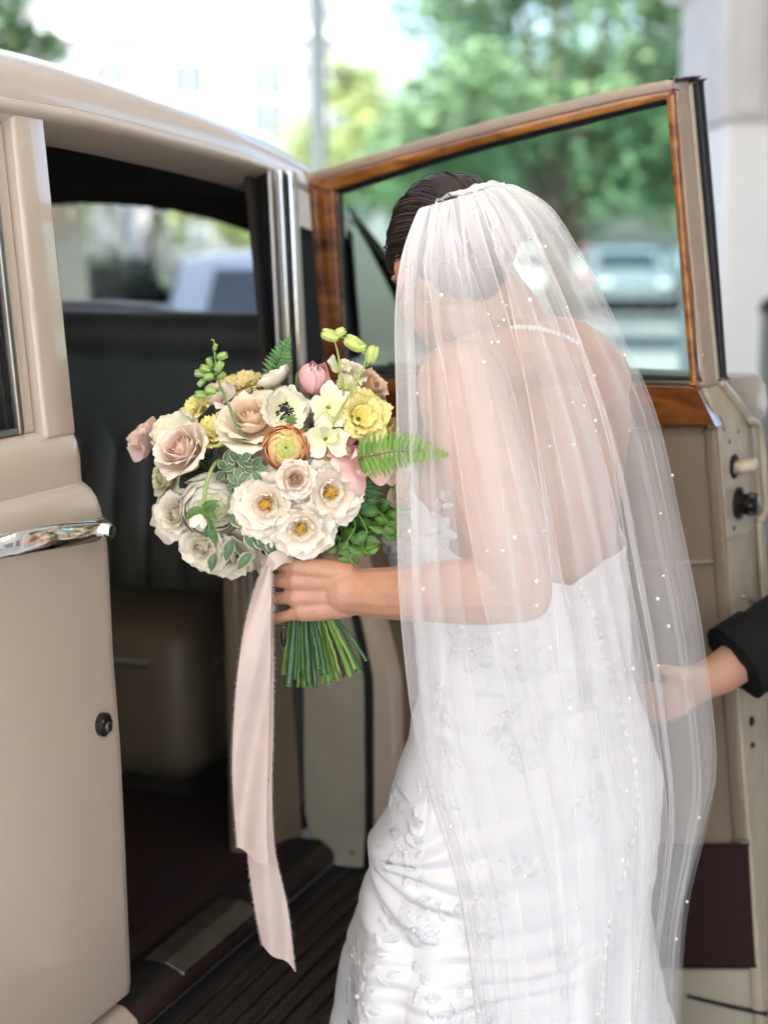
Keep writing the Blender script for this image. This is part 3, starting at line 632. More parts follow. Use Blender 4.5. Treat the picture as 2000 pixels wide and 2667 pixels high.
MB().box(cp(1.18,-.17,.66), cp(1.32,-1.52,1.26)).build('seat_back', M['leather_dark'], st, True, bevel=.03)
rl_ = MB(); rl_.tube([cp(1.25,-.17,1.272), cp(1.25,-.22,1.28), cp(1.25,-1.48,1.295), cp(1.25,-1.52,1.29)], [.03,.056,.056,.03], 18); rl_.build('seat_top_roll', M['leather_dark'], st)
MB().box(cp(1.30,-.2,1.22), cp(1.68,-1.42,1.255)).build('parcel_shelf', M['headliner'], car, False, bevel=.01)
MB().extr([(-.62,1.258),(-.60,1.31),(-.66,1.345),(-.80,1.352),(-1.30,1.352),(-1.34,1.258)], 1.33, 1.45, lambda x,a,b: cp(x,a,b)).build('shelf_bolster', M['leather_dark'], car, True, bevel=.02, seg=3, auto=50)
# sill plate and running board with ribs
MB().extr([(-.03,.378),(.03,.378),(.04,.374),(.04,.36),(-.03,.36)], .0, .733, lambda x,a,b: cp(x,a,b)).build('sill', M['rubber'], car, True, bevel=.004)
MB().extr([(-.012,.380),(.026,.380),(.060,.368),(.060,.362),(-.012,.373)], .16, .42, lambda x,a,b: cp(x,a,b)).build('sill_plate', M['chrome_dull'], car, False, bevel=.002)
rbd = MB(); rbd.box(cp(-1.6,.03,.285), cp(.86,.42,.31)); rboard = rbd.build('running_board', M['headliner'], car, True, bevel=.01)
M['rib'] = pm('ribbed_rubber', (0.022, 0.016, 0.011), rough=0.5, var=0.25, vscale=30)
for j in range(10):
    o1 = .074 + j * .034
    MB().box(cp(-1.58,o1,.3105), cp(.85,o1+.014,.3185)).build('rib', M['rib'], rboard, False, bevel=.003)
MB().tube([cp(-1.6,.425,.297), cp(.86,.425,.297)], .012, 10).build('edge_strip', M['chrome'], rboard)

# ------------------------------------------------------------------ the open rear door
DH = cO + cd * .77
DE = np.array([0.83415549, -0.55152934, 0.0]); DM = np.array([0.55152934, 0.83415549, 0.0])
def m_in(z): return interp(z, [(.2,.05),(.6,.05),(1.0,.035),(1.2,.012),(1.25,.0),(1.6,-.022),(1.76,-.035)])
def dpt(u, v, off=0.0):
    m = 0.0
    for _ in range(6):
        q = isect(u, v, DH + DM * m, DM); m = m_in(q[2]) + off
    return np.array([np.dot(q - DH, DE), m, q[2]])
def ept(u, v, w):
    q = isect(u, v, DH + DE * w, DE); return np.array([w, np.dot(q - DH, DM), q[2]])
hz = math.atan2(DE[1], DE[0]) - TH
def dstrip(name, A, B, off, thick, mat, parent, n=24, bevel=.003, nb=1, smooth=True):
    pa = crom([dpt(u, v, off) for u, v in A], n); pb = crom([dpt(u, v, off) for u, v in B], n)
    V = []
    for i in range(n):
        a, b = pa[i], pb[i]
        V += [a, b, b + (0, thick, 0), a + (0, thick, 0)]
    F = gridF(n, 4, True).tolist() + [[0, 1, 2, 3], [4*(n-1)+3, 4*(n-1)+2, 4*(n-1)+1, 4*(n-1)]]
    m_ = MB(); m_.add(V, F); return m_.build(name, mat, parent, smooth, bevel=bevel, seg=3, auto=40)
# outer skin of the door is the part itself
pin = [(1835,1003),(1868,1100),(1880,1250),(1893,1420),(1915,1700),(1940,2000),(1968,2360),(1985,2600),(1998,2800)]
pout = [(1892,988),(1952,1082),(1974,1250),(1988,1420),(2012,1700),(2040,2000),(2072,2360),(2090,2600),(2102,2800)]
I_ = crom([dpt(u, v) for u, v in pin], 30)
O_ = np.array([ept(*q, w) for q, w in zip(crom([(a, b, 0) for a, b in pout], 30)[:, :2], I_[:, 0])]); O_[:, 2] = I_[:, 2]
def hl(z): return interp(z, [(.2,.30),(.33,.26),(.52,.195),(.69,.115),(.9,.03),(1.3,.0)])
V = []
for i in range(30):
    z = I_[i, 2]; th_ = O_[i, 1] - I_[i, 1]; w0 = hl(z); w1 = I_[i, 0]
    for k in range(9):
        V.append((w0 + (w1 - w0) * k / 8, I_[i, 1] + th_ * (1 - .25 * ((k - 8) / 8) ** 4), z))
d_ = MB(); d_.add(V, gridF(30, 9).tolist())
rdoor = d_.build('rear_door', M['paint'], car); rdoor.location = (.77, 0, 0); rdoor.rotation_euler = (0, 0, hz)
rdoor['label'] = 'open rear door with walnut trim and cream latch edge'
dstrip('window_frame', [(793,452),(1205,331),(1567,240),(1757,203)], [(800,473),(1205,361),(1567,270),(1757,233)], -.004, .05, M['paint_shaded'], rdoor)
dstrip('wood_trim', [(800,473.5),(1205,361.5),(1567,270.5),(1752,233)], [(866,494),(1205,388),(1567,296),(1736,255)], -.012, .02, M['wood_light'], rdoor)
dstrip('glass_channel', [(866,492),(1205,386),(1567,294),(1737,254)], [(868,508),(1205,402),(1567,309),(1737,267)], .003, .02, M['rubber'], rdoor)
dstrip('wood_trim', [(800,474),(824,760),(846,985)], [(866,493),(880,760),(893,985)], -.0125, .02, M['wood'], rdoor)
dstrip('glass_channel', [(864,492),(878,760),(891,985)], [(876,496),(890,760),(902,985)], .003, .02, M['rubber'], rdoor)
dstrip('wood_trim', [(1733,255),(1766,640),(1796,1000)], [(1752,234),(1783,640),(1813,1004)], -.0125, .02, M['wood_light'], rdoor)
dstrip('wood_rail', [(846,986),(1300,998),(1814,1006)], [(880,1140),(1300,1128),(1864,1106)], -.016, .03, M['wood'], rdoor)
dstrip('glass_seal', [(890,972),(1300,984),(1798,993)], [(890,986),(1300,998),(1798,1005)], -.004, .02, M['chrome_dull'], rdoor, bevel=.001)
dstrip('glass_seal', [(890,964),(1300,976),(1798,986)], [(890,972),(1300,984),(1798,993)], .003, .02, M['rubber'], rdoor, bevel=.001)
pa = [dpt(872,480,.016), dpt(1742,246,.016), dpt(1802,1002,.016), dpt(888,985,.016)]
g_ = MB(); g_.add([*pa], [(0,1,2,3)]); g_.build('window_pane', M['glass'], rdoor, False)
# frame upright at the free edge and its double black weather seal
def estrip(name, L_, R_, mat, parent, dw=0.0, thick=.012, n=16, bevel=.003, wref=None):
    la = crom([(a, b, 0) for a, b in L_], n)[:, :2]; lb = crom([(a, b, 0) for a, b in R_], n)[:, :2]
    V = []
    for i in range(n):
        w = (dpt(*la[i])[0] if wref is None else np.interp(la[i][1], *wref)) + dw
        a = ept(la[i][0], la[i][1], w); b = ept(lb[i][0], lb[i][1], w)
        V += [a, b, b - (thick, 0, 0), a - (thick, 0, 0)]
    F = gridF(n, 4, True).tolist() + [[0, 1, 2, 3], [4*(n-1)+3, 4*(n-1)+2, 4*(n-1)+1, 4*(n-1)]]
    m_ = MB(); m_.add(V, F); return m_.build(name, mat, parent, True, bevel=bevel, seg=2, auto=40)
wv = [203, 600, 1000]; ww = [dpt(1757,215)[0], dpt(1795,600)[0], dpt(1835,1000)[0]]
estrip('frame_upright', [(1758,212),(1796,600),(1836,1008)], [(1801,216),(1836,600),(1873,1000)], M['paint_shaded'], rdoor, wref=(wv, ww), thick=.006)
estrip('frame_bead', [(1799,214),(1834,600),(1871,998)], [(1806,213),(1840,600),(1877,996)], M['paint_cream'], rdoor, dw=.004, wref=(wv, ww))
estrip('weather_seal', [(1762,203),(1800,200),(1812,200)], [(1762,212),(1800,210),(1812,210)], M['rubber'], rdoor, dw=.004, wref=(wv, ww))
estrip('weather_seal', [(1804,198),(1841,600),(1877,990)], [(1821,196),(1857,600),(1889,988)], M['rubber'], rdoor, dw=.006, wref=(wv, ww), bevel=.005)
estrip('weather_seal', [(1820,204),(1857,600),(1889,988)], [(1835,203),(1869,600),(1897,986)], M['rubber'], rdoor, dw=.0, wref=(wv, ww), bevel=.005)
# latch face
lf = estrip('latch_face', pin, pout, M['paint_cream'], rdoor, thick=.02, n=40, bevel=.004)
def zline(v): return np.interp(v, [p[1] for p in pin], [dpt(*p)[0] for p in pin])
def lpt(u, v, out=0.0): return ept(u, v, zline(v) + out)
def lface(name, poly, out, thick, mat, parent, bevel=.001):
    pts = [lpt(u, v, out) for u, v in poly]; n = len(pts)
    m_ = MB(); m_.add(pts + [p - (thick, 0, 0) for p in pts], [list(range(n)), list(range(n, 2*n))[::-1]] + [[i, n+i, n+(i+1) % n, (i+1) % n] for i in range(n)])
    return m_.build(name, mat, parent, False, bevel=bevel, seg=2)
arc = [(1872,1108),(1885,1098),(1902,1094),(1922,1098),(1940,1110)]
lface('latch_plate', arc + [(1952,1250),(1968,1385),(1898,1402),(1884,1260)], .003, .004, M['paint_cream'], rdoor)
for u, v, r_, mt in [(1884,1116,.0048,'chrome_dull'),(1922,1123,.0048,'chrome_dull'),(1899,1150,.0048,'chrome_dull'),(1922,1350,.0048,'chrome_dull'),(1951,1344,.0048,'chrome_dull'),(1911,1376,.0045,'black_metal'),(1832,928,.0032,'chrome_dull'),(1938,1555,.0035,'paint_cream'),(1960,1880,.008,'rubber'),(1962,1942,.005,'black_metal')]:  # the large rubber-toned disc is a hole, its darkness put into the colour
    q = lpt(u, v, .003) if v > 1000 else ept(u, v, np.interp(v, wv, ww) + .001)
    s_ = MB(); s_.tube([q - (.004,0,0), q, q + (.002,0,0)], [r_, r_, r_*.6], 14); sc_ = s_.build('screw_and_hole', M[mt], rdoor, auto=40)
    MB().box(q + np.array([.0016,-r_*.12,-r_*.5]), q + np.array([.0024,r_*.12,r_*.5])).build('screw_slot', M['rubber'], rdoor, False)
q = lpt(1912, 1216, .003); MB().ell(q, (.004,.021,.021)).build('lever_socket', M['rubber'], rdoor)
lv = MB(); lv.tube([q, q + (.012,.004,.0), q + (.03,.010,.004), q + (.036,.012,.005)], [.011,.012,.012,.008], 14, sy=1.35, ref=(0,0,1)); lv.build('lock_lever', M['paint_cream'], rdoor)
q = lpt(1922, 1310, .003)
kb = MB(); kb.tube([q, q+(.006,0,0), q+(.008,0,0), q+(.014,0,0), q+(.02,0,0), q+(.03,0,0), q+(.032,0,0)], [.026,.026,.02,.012,.012,.017,.014], 22); kb.build('latch_knob', M['black_metal'], rdoor, auto=50)
for k in range(6):
    a = k * PI / 3; MB().tube([q+(.015,.015*math.cos(a),.015*math.sin(a)), q+(.031,.015*math.cos(a),.015*math.sin(a))], .0045, 8).build('knob_grip', M['black_metal'], rdoor)
MB().tube([lpt(u, v, .006) for u, v in crom([(1876,994,0),(1908,1036,0),(1942,1078,0),(1950,1092,0)], 16)[:, :2]], .0065, 10).build('edge_bead', M['paint_cream'], rdoor)
MB().tube([lpt(u, v, .006) for u, v in crom([(1950,1094,0),(1972,1108,0),(1982,1160,0),(1990,1260,0),(1994,1320,0),(1984,1348,0),(1976,1356,0)], 30)[:, :2]], .007, 10).build('edge_bead', M['paint_cream'], rdoor)
MB().tube([lpt(u, v, .006) for u, v in crom([(1976,1360,0),(1984,1480,0),(1996,1620,0),(2022,1900,0),(2060,2300,0)], 20)[:, :2]], .0065, 10).build('edge_bead', M['paint_cream'], rdoor)
lface('striker_plate', [(1956,1560),(1976,1556),(1982,1612),(1962,1618)], .004, .006, M['chrome_dull'], rdoor)
lface('striker_slot', [(1963,1570),(1973,1568),(1976,1600),(1966,1602)], .0055, .004, M['rubber'], rdoor)
# belt ledge at the outer side of the door
wl = zline(1050) - .012; la_ = [ept(u, v, wl) for u, v in [(1893,985),(1935,976),(1968,972),(1985,980),(1996,1005),(2000,1045),(1996,1092),(1955,1090)]]
V = [p for p in la_] + [np.array([.1, p[1], p[2]]) for p in la_]; n_ = len(la_)
m_ = MB(); m_.add(V, [list(range(n_)), list(range(n_, 2*n_))[::-1]] + [[i, n_+i, n_+(i+1) % n_, (i+1) % n_] for i in range(n_)]); m_.build('belt_ledge', M['paint_cream'], rdoor, True, bevel=.004, seg=3, auto=40)
# panels
dstrip('leather_panel', [(1866,1108),(1882,1300),(1893,1462),(1915,1770),(1932,2010),(1946,2196)], [(880,1142),(905,1300),(915,1450),(935,1770),(1040,2040),(1120,2196)], .003, .03, M['leather'], rdoor)
dstrip('panel_border', [(1862,1112),(1880,1300),(1891,1462),(1913,1770),(1930,2010),(1944,2190)], [(1832,1122),(1846,1300),(1858,1462),(1878,1770),(1895,2010),(1910,2190)], -.005, .012, M['leather'], rdoor, bevel=.004)
MB().tube([dpt(u, v, .001) for u, v in [(930,1500),(1300,1486),(1600,1474),(1858,1462)]], .0045, 8).build('seam_piping', M['leather'], rdoor)
dstrip('carpet_panel', [(1948,2200),(1955,2350),(1966,2520)], [(1122,2200),(1180,2350),(1250,2520)], -.004, .03, M['carpet_red'], rdoor)
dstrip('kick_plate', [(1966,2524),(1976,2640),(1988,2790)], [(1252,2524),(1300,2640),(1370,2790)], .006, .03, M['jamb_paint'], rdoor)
dstrip('seal_strip', [(1790,2596),(1900,2622),(1996,2640)], [(1790,2601),(1900,2629),(1996,2649)], -.002, .008, M['rubber'], rdoor)
# ------------------------------------------------------------------ the bride
bride = empty('person', (.19, 2.28, 0))
tag(bride, 'person in a white strapless gown and pearl-dotted veil leaning into the car', 'person')
TL = [(900,1180),(960,1120),(1000,1105),(1100,1085),(1200,1065),(1300,1035),(1390,1005),(1460,1030),(1600,1088),(1780,1097),(1900,1070),(2000,1038),(2160,988),(2300,952),(2430,918),(2540,905),(2667,900),(2800,890),(3050,860)]
TR = [(900,1540),(960,1600),(1000,1625),(1200,1640),(1450,1630),(1600,1640),(1780,1645),(1900,1690),(2050,1728),(2200,1715),(2400,1690),(2667,1720),(2800,1760),(3050,1850)]
TY = [(900,2.285),(1000,2.30),(1400,2.30),(1780,2.28),(2000,2.29),(2667,2.28),(3050,2.28)]
TD = [(900,.06),(960,.08),(1000,.09),(1200,.10),(1400,.12),(1600,.115),(1780,.112),(2000,.15),(2300,.18),(2667,.25),(3050,.34)]
SK = .05
def sec(v, ph, grow=0.0):
    uL, uR = interp(v, TL), interp(v, TR); Yc = interp(v, TY); hd = interp(v, TD)
    c = P((uL + uR) / 2, v, Yc); dep = np.dot(c - _C, _F); hw = (uR - uL) / 2 * dep / FPX
    cs, sn = math.cos(ph), math.sin(ph)
    e = 2 / 2.3
    x = math.copysign(abs(cs) ** e, cs); y = math.copysign(abs(sn) ** e, sn)
    return c + np.array([(hw + grow) * x, (hd + grow) * y + SK * x, 0])
bd_ = MB()
vs = np.linspace(905, 2350, 90); npb = 96; V = []
for v in vs:
    for j in range(npb):
        ph = 2 * PI * j / npb; p = sec(v, ph, -.010); cs = math.cos(ph)
        if math.sin(ph) < 0 and v < 1700:       # spine furrow and shoulder blades
            p[1] += .011 * math.exp(-((cs - .12) / .12) ** 2) * min(1, (v - 900) / 120)
            p[1] -= .009 * math.exp(-((cs + .30) / .18) ** 2 - ((v - 1130) / 90) ** 2) + .010 * math.exp(-((cs - .52) / .18) ** 2 - ((v - 1140) / 90) ** 2)
        V.append(p)
V = np.array(V); F = gridF(len(vs), npb, True).tolist() + [list(range(npb)), [(len(vs)-1)*npb + k for k in range(npb)][::-1]]
bd_.add(V, F)
def T(pts, rad, seg=14, **k):
    p = np.array([P(*q) for q in pts]); r = np.asarray(rad, float); n = max(12, len(p) * 6)
    pp = crom(p, n); rr = crom(np.stack([r, r, r], 1), n)[:, 0]
    bd_.tube(pp, rr, seg, **k)
    bd_.ell(pp[0], (rr[0],)*3); bd_.ell(pp[-1], (rr[-1],)*3)
# shoulders, shoulder blades, neck
T([(1210,985,2.18),(1300,935,2.22),(1400,915,2.25),(1490,925,2.28),(1555,985,2.32)], [.052,.052,.05,.05,.05])
T([(1400,1000,2.315),(1345,880,2.28),(1285,790,2.275),(1235,720,2.285)], [.075,.06,.054,.056])
# left arm: shoulder, elbow, wrist
T([(1200,1000,2.155),(1215,1080,2.13),(1262,1230,2.08),(1305,1380,2.045),(1330,1480,2.03),(1345,1525,2.028)], [.060,.059,.054,.049,.047,.045])
T([(1352,1535,2.03),(1260,1540,2.035),(1150,1542,2.055),(1030,1545,2.08),(940,1542,2.10),(895,1540,2.105)], [.044,.045,.042,.0365,.0325,.032], ref=(0,0,1))
bd_.ell(P(1372,1555,2.02), (.032,.03,.032))
# right arm, reaching forward, hidden by the body
T([(1545,985,2.335),(1560,1120,2.41),(1540,1330,2.47)], [.050,.046,.042]); T([(1540,1330,2.47),(1400,1370,2.52),(1230,1360,2.55)], [.045,.038,.028])
# hand: metacarpals, fingers curling round the stems, thumb behind
fing = [  # knuckle v, PIP u/v, radius
    (1480, 772, 716, 1467, .0092), (1516, 764, 706, 1512, .0094), (1556, 764, 706, 1559, .0088), (1594, 780, 712, 1612, .0082)]
for kv, ku, pu, pv, r_ in fing:
    T([(900,1500 + (kv-1487)*.72,2.103),(840,1492 + (kv-1487)*.88,2.099),(ku+8,kv,2.097)], [.0175,.0165,.0135])
    T([(ku,kv,2.098),((ku+pu)/2+4,(kv+pv)/2,2.103),(pu+2,pv,2.119)], [.0118,r_,r_+.0002])
    bd_.ell(P(ku+4,kv,2.091), (.0105,.0075,.0095))
    T([(pu+2,pv,2.119),(pu+4,pv+1,2.137),(pu+26,pv+3,2.158)], [r_+.0003,r_-.0004,r_-.0008])
    T([(pu+26,pv+3,2.158),(pu+52,pv+5,2.164),(pu+72,pv+6,2.158)], [r_-.0008,r_-.0013,r_-.0022])
T([(890,1540,2.108),(820,1545,2.112),(785,1545,2.112)], [.026,.026,.016])
T([(890,1505,2.12),(858,1470,2.128),(822,1468,2.15),(792,1474,2.172),(762,1478,2.18)], [.021,.0185,.0135,.0115,.009])
# head
HC = P(1172, 690, 2.275); fdv = np.array([-.36, .80, -.50]); fdv /= np.linalg.norm(fdv)
lf_ = np.cross((0, 0, 1.0), fdv); lf_ /= np.linalg.norm(lf_); upv = np.cross(fdv, lf_)
HM = np.stack([fdv, lf_, upv], 1)
def hpnt(f, l, u): return HC + HM @ np.array([f, l, u])
bd_.ell(hpnt(-.005, 0, .018), (.098, .077, .098), HM, 16, 20)
bd_.ell(hpnt(.03, 0, -.045), (.062, .058, .075), HM, 14, 18)
bd_.ell(hpnt(.06, 0, -.098), (.026, .024, .02), HM); bd_.ell(hpnt(.095, 0, -.03), (.017, .012, .024), HM); bd_.ell(hpnt(.103, 0, -.044), (.012, .014, .009), HM)
for s in (-1, 1):
    bd_.ell(hpnt(.062, s*.040, -.032), (.022, .02, .022), HM); bd_.ell(hpnt(.077, s*.03, .022), (.014, .026, .008), HM)
    bd_.ell(hpnt(-.004, s*.079, -.012), (.019, .007, .031), HM); bd_.ell(hpnt(.006, s*.077, -.034), (.009, .006, .012), HM)
bd_.ell(hpnt(.083, 0, -.066), (.012, .02, .006), HM); bd_.ell(hpnt(.081, 0, -.076), (.012, .018, .006), HM)
tmp = bd_.build('body', M['skin'], None)
mr = tmp.modifiers.new('remesh', 'REMESH'); mr.mode = 'VOXEL'; mr.voxel_size = 0.0022; mr.use_smooth_shade = True
sm = tmp.modifiers.new('smooth', 'SMOOTH'); sm.factor = .5; sm.iterations = 4
dg = bpy.context.evaluated_depsgraph_get(); ev = tmp.evaluated_get(dg)
me = bpy.data.meshes.new_from_object(ev); me.name = 'body'
bpy.data.objects.remove(tmp)
me.polygons.foreach_set('use_smooth', np.ones(len(me.polygons), dtype=bool))
obj('body', me, M['skin'], bride, True)
# eyes and lips colour lie on the far side of the face: small lids only
M['eye'] = pm('eye', (.6,.58,.55), rough=.15, var=.1)
for s in (-1, 1): MB().ell(hpnt(.079, s*.031, .004), (.010, .013, .008), HM).build('eye', M['eye'], bride, ws=True)
lp_ = MB(); lp_.ell(hpnt(.0895, 0, -.066), (.008, .021, .0055), HM); lp_.ell(hpnt(.0875, 0, -.075), (.008, .018, .006), HM); lp_.build('lips', pm('lips', (.42,.14,.12), rough=.4, var=.1), bride, ws=True)
# hair: sleek cap pulled back into a low bun, with separate strands over it
hr_ = MB(); nph, nth = 110, 170; HV = []; keep = []
def hair_r(f, l, u): return np.array([.104, .083, .106])
def hairline(f, l, u):                       # True where hair grows (unit-ish local coordinates in metres)
    if u > .055: return f < .078
    if u > -.005: return f < .030 + .55 * (u + .005)
    return f < -.022 + .25 * u + (.05 if False else 0) and u > -.085
for i in range(nph):
    for j in range(nth):
        a = PI * (i + .5) / nph; b = 2 * PI * j / nth
        f, l, u = .104*math.sin(a)*math.cos(b)-.005, .083*math.sin(a)*math.sin(b), .106*math.cos(a)+.018
        e_ = .004 * math.sin(b * 23) + .003 * math.sin(b * 51 + 1)
        HV.append(hpnt(f, l, u)); keep.append(hairline(f + e_, l, u + e_))
F = [f for f in gridF(nph, nth, True).tolist() if all(keep[k] for k in f)] + [list(range(nth))]
hr_.add(HV, F)
BUN = np.array([-.112, .0, -.02])
hr_.ell(hpnt(*BUN), (.034, .050, .042), HM, 14, 20)
r = random.Random(3)
for k in range(900):
    a = math.acos(1 - 1.25 * r.random()); b = 2 * PI * r.random()
    f, l, u = .104*math.sin(a)*math.cos(b)-.005, .083*math.sin(a)*math.sin(b), .106*math.cos(a)+.018
    if not hairline(f - .002, l, u): continue
    p0 = np.array([f + .005, l, u - .018]) / np.array([.104,.083,.106]); p1 = (BUN + (.005,0,-.018)) / np.array([.104,.083,.106]); p1 = p1 / np.linalg.norm(p1)
    p0 /= np.linalg.norm(p0); om = math.acos(max(-1, min(1, np.dot(p0, p1))))
    if om < .3: continue
    pts = []; wob = r.gauss(0, .016); up_ = r.uniform(1.004, 1.022) if r.random() > .05 else r.uniform(1.03, 1.08); t1 = r.uniform(.5, 1.0)
    for t in np.linspace(0, t1, 14):
        q = (math.sin((1-t)*om)*p0 + math.sin(t*om)*p1) / math.sin(om)
        q = q * up_ + np.array([0, wob, wob]) * math.sin(PI * t)
        pts.append(hpnt(*(q * np.array([.104,.083,.106]) + np.array([-.005, 0, .018]))))
    hr_.tube(pts, np.linspace(.0011, .0005, 14), 4, cap=False)
hair = hr_.build('hair', M['hair'], bride, ws=True)
# pearl necklace at the nape
nk = empty('necklace', (0, 0, 0)); nk.parent = bride; nk.matrix_parent_inverse = root_matrix(bride).inverted()
b0 = None
pl = crom([P(*q) for q in [(1225,885,2.235),(1262,880,2.215),(1300,862,2.203),(1345,852,2.2),(1400,855,2.203),(1450,868,2.21),(1500,890,2.225),(1530,915,2.25)]], 30)
for k, p in enumerate(pl):
    if b0 is None:
        b0 = MB().ell((0,0,0), (.0042,)*3, nu=8, nv=10).build('necklace_pearl', M['pearl'], nk); bo_ = b0
    else: bo_ = b0.copy(); COL.objects.link(bo_); bo_.parent = nk
    bo_.location = p

# ------------------------------------------------------------------ gown
def vtop(ph):                                # neckline row by angle: 0 right, pi/2 far side, pi left, 3pi/2 near side (the back)
    a = [0, .8, 1.6, 2.4, 3.0, 3.5, 3.9, 4.3, 4.71, 5.1, 5.5, 6.2832]
    return np.interp(ph, a, [1420,1350,1290,1250,1235,1240,1285,1400,1462,1490,1440,1420])
nd, nv_ = 240, 260; V = np.zeros((nv_, nd, 3)); gown_uv = {}
def gown_pt(v, ph):
    p = sec(v, ph, .004)
    # satin drag lines from the gathered point at the left thigh, and soft vertical drape towards the hem
    uL, uR = interp(v, TL), interp(v, TR); u = (uL + uR) / 2 + (uR - uL) / 2 * math.cos(ph)
    dx, dy = (u - 985) / 330, (v - 2170) / 150
    near = max(0, -math.sin(ph)) + .35
    dist = math.hypot(dx, dy * .8); ang = math.atan2(dy, dx + .15)
    w = math.exp(-(dx * .9) ** 2 - (dy * .45) ** 2)
    d = .0058 * w * math.sin(ang * 13 + 2 * dist + 1.2 * nz(dx * 3, dy * 3)) * near
    w2 = math.exp(-((v - 2400) / 95) ** 2) * math.exp(-((u - 1230) / 230) ** 2)
    d += .0046 * w2 * math.sin((v + .10 * u) / 7.5 + 2 * nz(u / 120, v / 90))
    w3 = math.exp(-((v - 1790) / 120) ** 2); d += .0022 * w3 * math.sin((v - .25 * u) / 13 + 2.5 * nz(u / 90, v / 60, 3)) * near
    hem = max(0, (v - 2300) / 700); d += hem * .035 * math.sin(ph * 9 + 1.2 * nz(ph * 2, v / 300)) 
    d += .0018 * nz(u / 60, v / 50, 5)
    for us in (1130, 1255, 1400):             # vertical panel seams
        uu = us + (v - 2000) * (us - 1420) / 2200
        d -= .0022 * math.exp(-((u - uu) / 3.0) ** 2) * (1 if math.sin(ph) < 0 else 0)
    if v > 2120: 
        d += .010 * math.exp(-((v - 2165) / 26) ** 2) * math.exp(-((u - 985) / 45) ** 2)
    c = sec(v, ph + PI, .004); nrm = p - (p + c) / 2; nrm /= np.linalg.norm(nrm) + 1e-9
    return p + nrm * d
for j in range(nd):
    ph = 2 * PI * j / nd; v0 = vtop(ph)
    for i in range(nv_):
        t = i / (nv_ - 1); v = v0 + (3050 - v0) * t
        V[i, j] = gown_pt(v, ph)
gown = obj('gown', raw_mesh('gown', V.reshape(-1, 3), gridF(nv_, nd, True)), M['satin'], bride, True)
so = gown.modifiers.new('solid', 'SOLIDIFY'); so.thickness = .002; so.offset = -1
def gown_at(u, v, lift=.003):
    uL, uR = interp(v, TL), interp(v, TR); c = max(-.995, min(.995, ((u - (uL + uR) / 2) / ((uR - uL) / 2))))
    cs = math.copysign(abs(c) ** (2.3 / 2), c); ph = -math.acos(cs)
    p = gown_pt(v, ph % (2 * PI)); e1 = gown_pt(v, (ph + .03) % (2*PI)) - p; e2 = gown_pt(v + 6, ph % (2*PI)) - p
    n = np.cross(e1, e2); n /= np.linalg.norm(n)
    if np.dot(n, _C - p) < 0: n = -n
    e2 = e2 / np.linalg.norm(e2); e1 = np.cross(e2, n)
    return p + n * lift, e1, -e2, n
# lace appliques: leafy sprays and blossoms standing off the satin
def lace_piece(u, v, kind, size, rot, rr):
    p, ex, ez, n = gown_at(u, v); mb = MB(); k = 6 if kind == 'blossom' else 5
    def petal2(cx, cy, a, L_, W_):
        V = []; nu, nw = 6, 5
        for i in range(nu):
            t = i / (nu - 1); w = W_ * math.sin(PI * min(.97, .12 + .85 * t)) ** .7
            for j in range(nw):
                q = -1 + 2 * j / (nw - 1)
                x = t * L_; y = q * w; h = .0022 * (1 - q * q) + .0012 * math.sin(q * 9) + .0012 * math.sin(3.1 * t)
                X = cx + x * math.cos(a) - y * math.sin(a); Y = cy + x * math.sin(a) + y * math.cos(a)
                V.append(gown_at(u + X * 1930, v - Y * 1930, .0013 + .9 * h)[0])
        mb.add(V, gridF(nu, nw).tolist())
    if kind == 'blossom':
        for i in range(k): petal2(0, 0, rot + 2 * PI * i / k + rr.gauss(0, .15), size * rr.uniform(.8, 1.1), size * .34)
        mb.ell(p + n * .003, (size*.16,)*3, nu=6, nv=8)
    else:
        x = y = 0; a = rot
        for i in range(k):
            petal2(x, y, a + (.8 if i % 2 else -.8), size * rr.uniform(.5, .8), size * .2)
            x += size * .38 * math.cos(a); y += size * .38 * math.sin(a); a += rr.gauss(.15, .25)
        petal2(x, y, a, size * .6, size * .2)
    return mb.build('lace_' + kind, M['lace'], gown, ws=True)
rr = random.Random(11)
spots = [(1075,2015,'spray'),(1050,2090,'spray'),(1082,2130,'spray'),(1085,2285,'blossom'),(1072,2215,'spray'),(1088,2360,'spray'),(1232,2290,'blossom'),(1238,2300,'spray'),(955,2470,'blossom'),(935,2380,'spray'),
 (990,2360,'spray'),(965,2490,'spray'),(1150,2475,'spray'),(1165,2500,'blossom'),(1225,2465,'blossom'),(1275,2440,'spray'),(1055,2545,'blossom'),(1040,2560,'spray'),(980,2610,'blossom'),(930,2560,'spray'),(1010,2640,'spray'),
 (1330,1680,'blossom'),(1290,1700,'spray'),(1345,1770,'spray'),(1335,1880,'blossom'),(1350,1920,'spray'),(1180,1660,'spray'),(1220,1640,'blossom'),(1150,1720,'spray'),(1450,1850,'spray'),(1480,1760,'blossom'),(1390,2160,'spray'),
 (1430,2420,'spray'),(1440,2360,'blossom'),(1350,2580,'spray'),(1210,2180,'spray'),(1290,2220,'spray'),(1110,1880,'spray'),(1090,1960,'spray'),(1440,2560,'spray'),(1300,2640,'blossom'),(1500,2060,'spray'),(1540,1960,'spray'),(1410,1700,'spray'),
 (1140,1345,'blossom'),(1090,1380,'spray'),(1120,1300,'spray'),(1160,1420,'spray'),(1060,1420,'spray'),(905,2500,'spray'),(900,2620,'blossom')]
for u, v, kd in spots: lace_piece(u, v, kd, rr.uniform(.021, .032), rr.uniform(0, 6.28), rr)
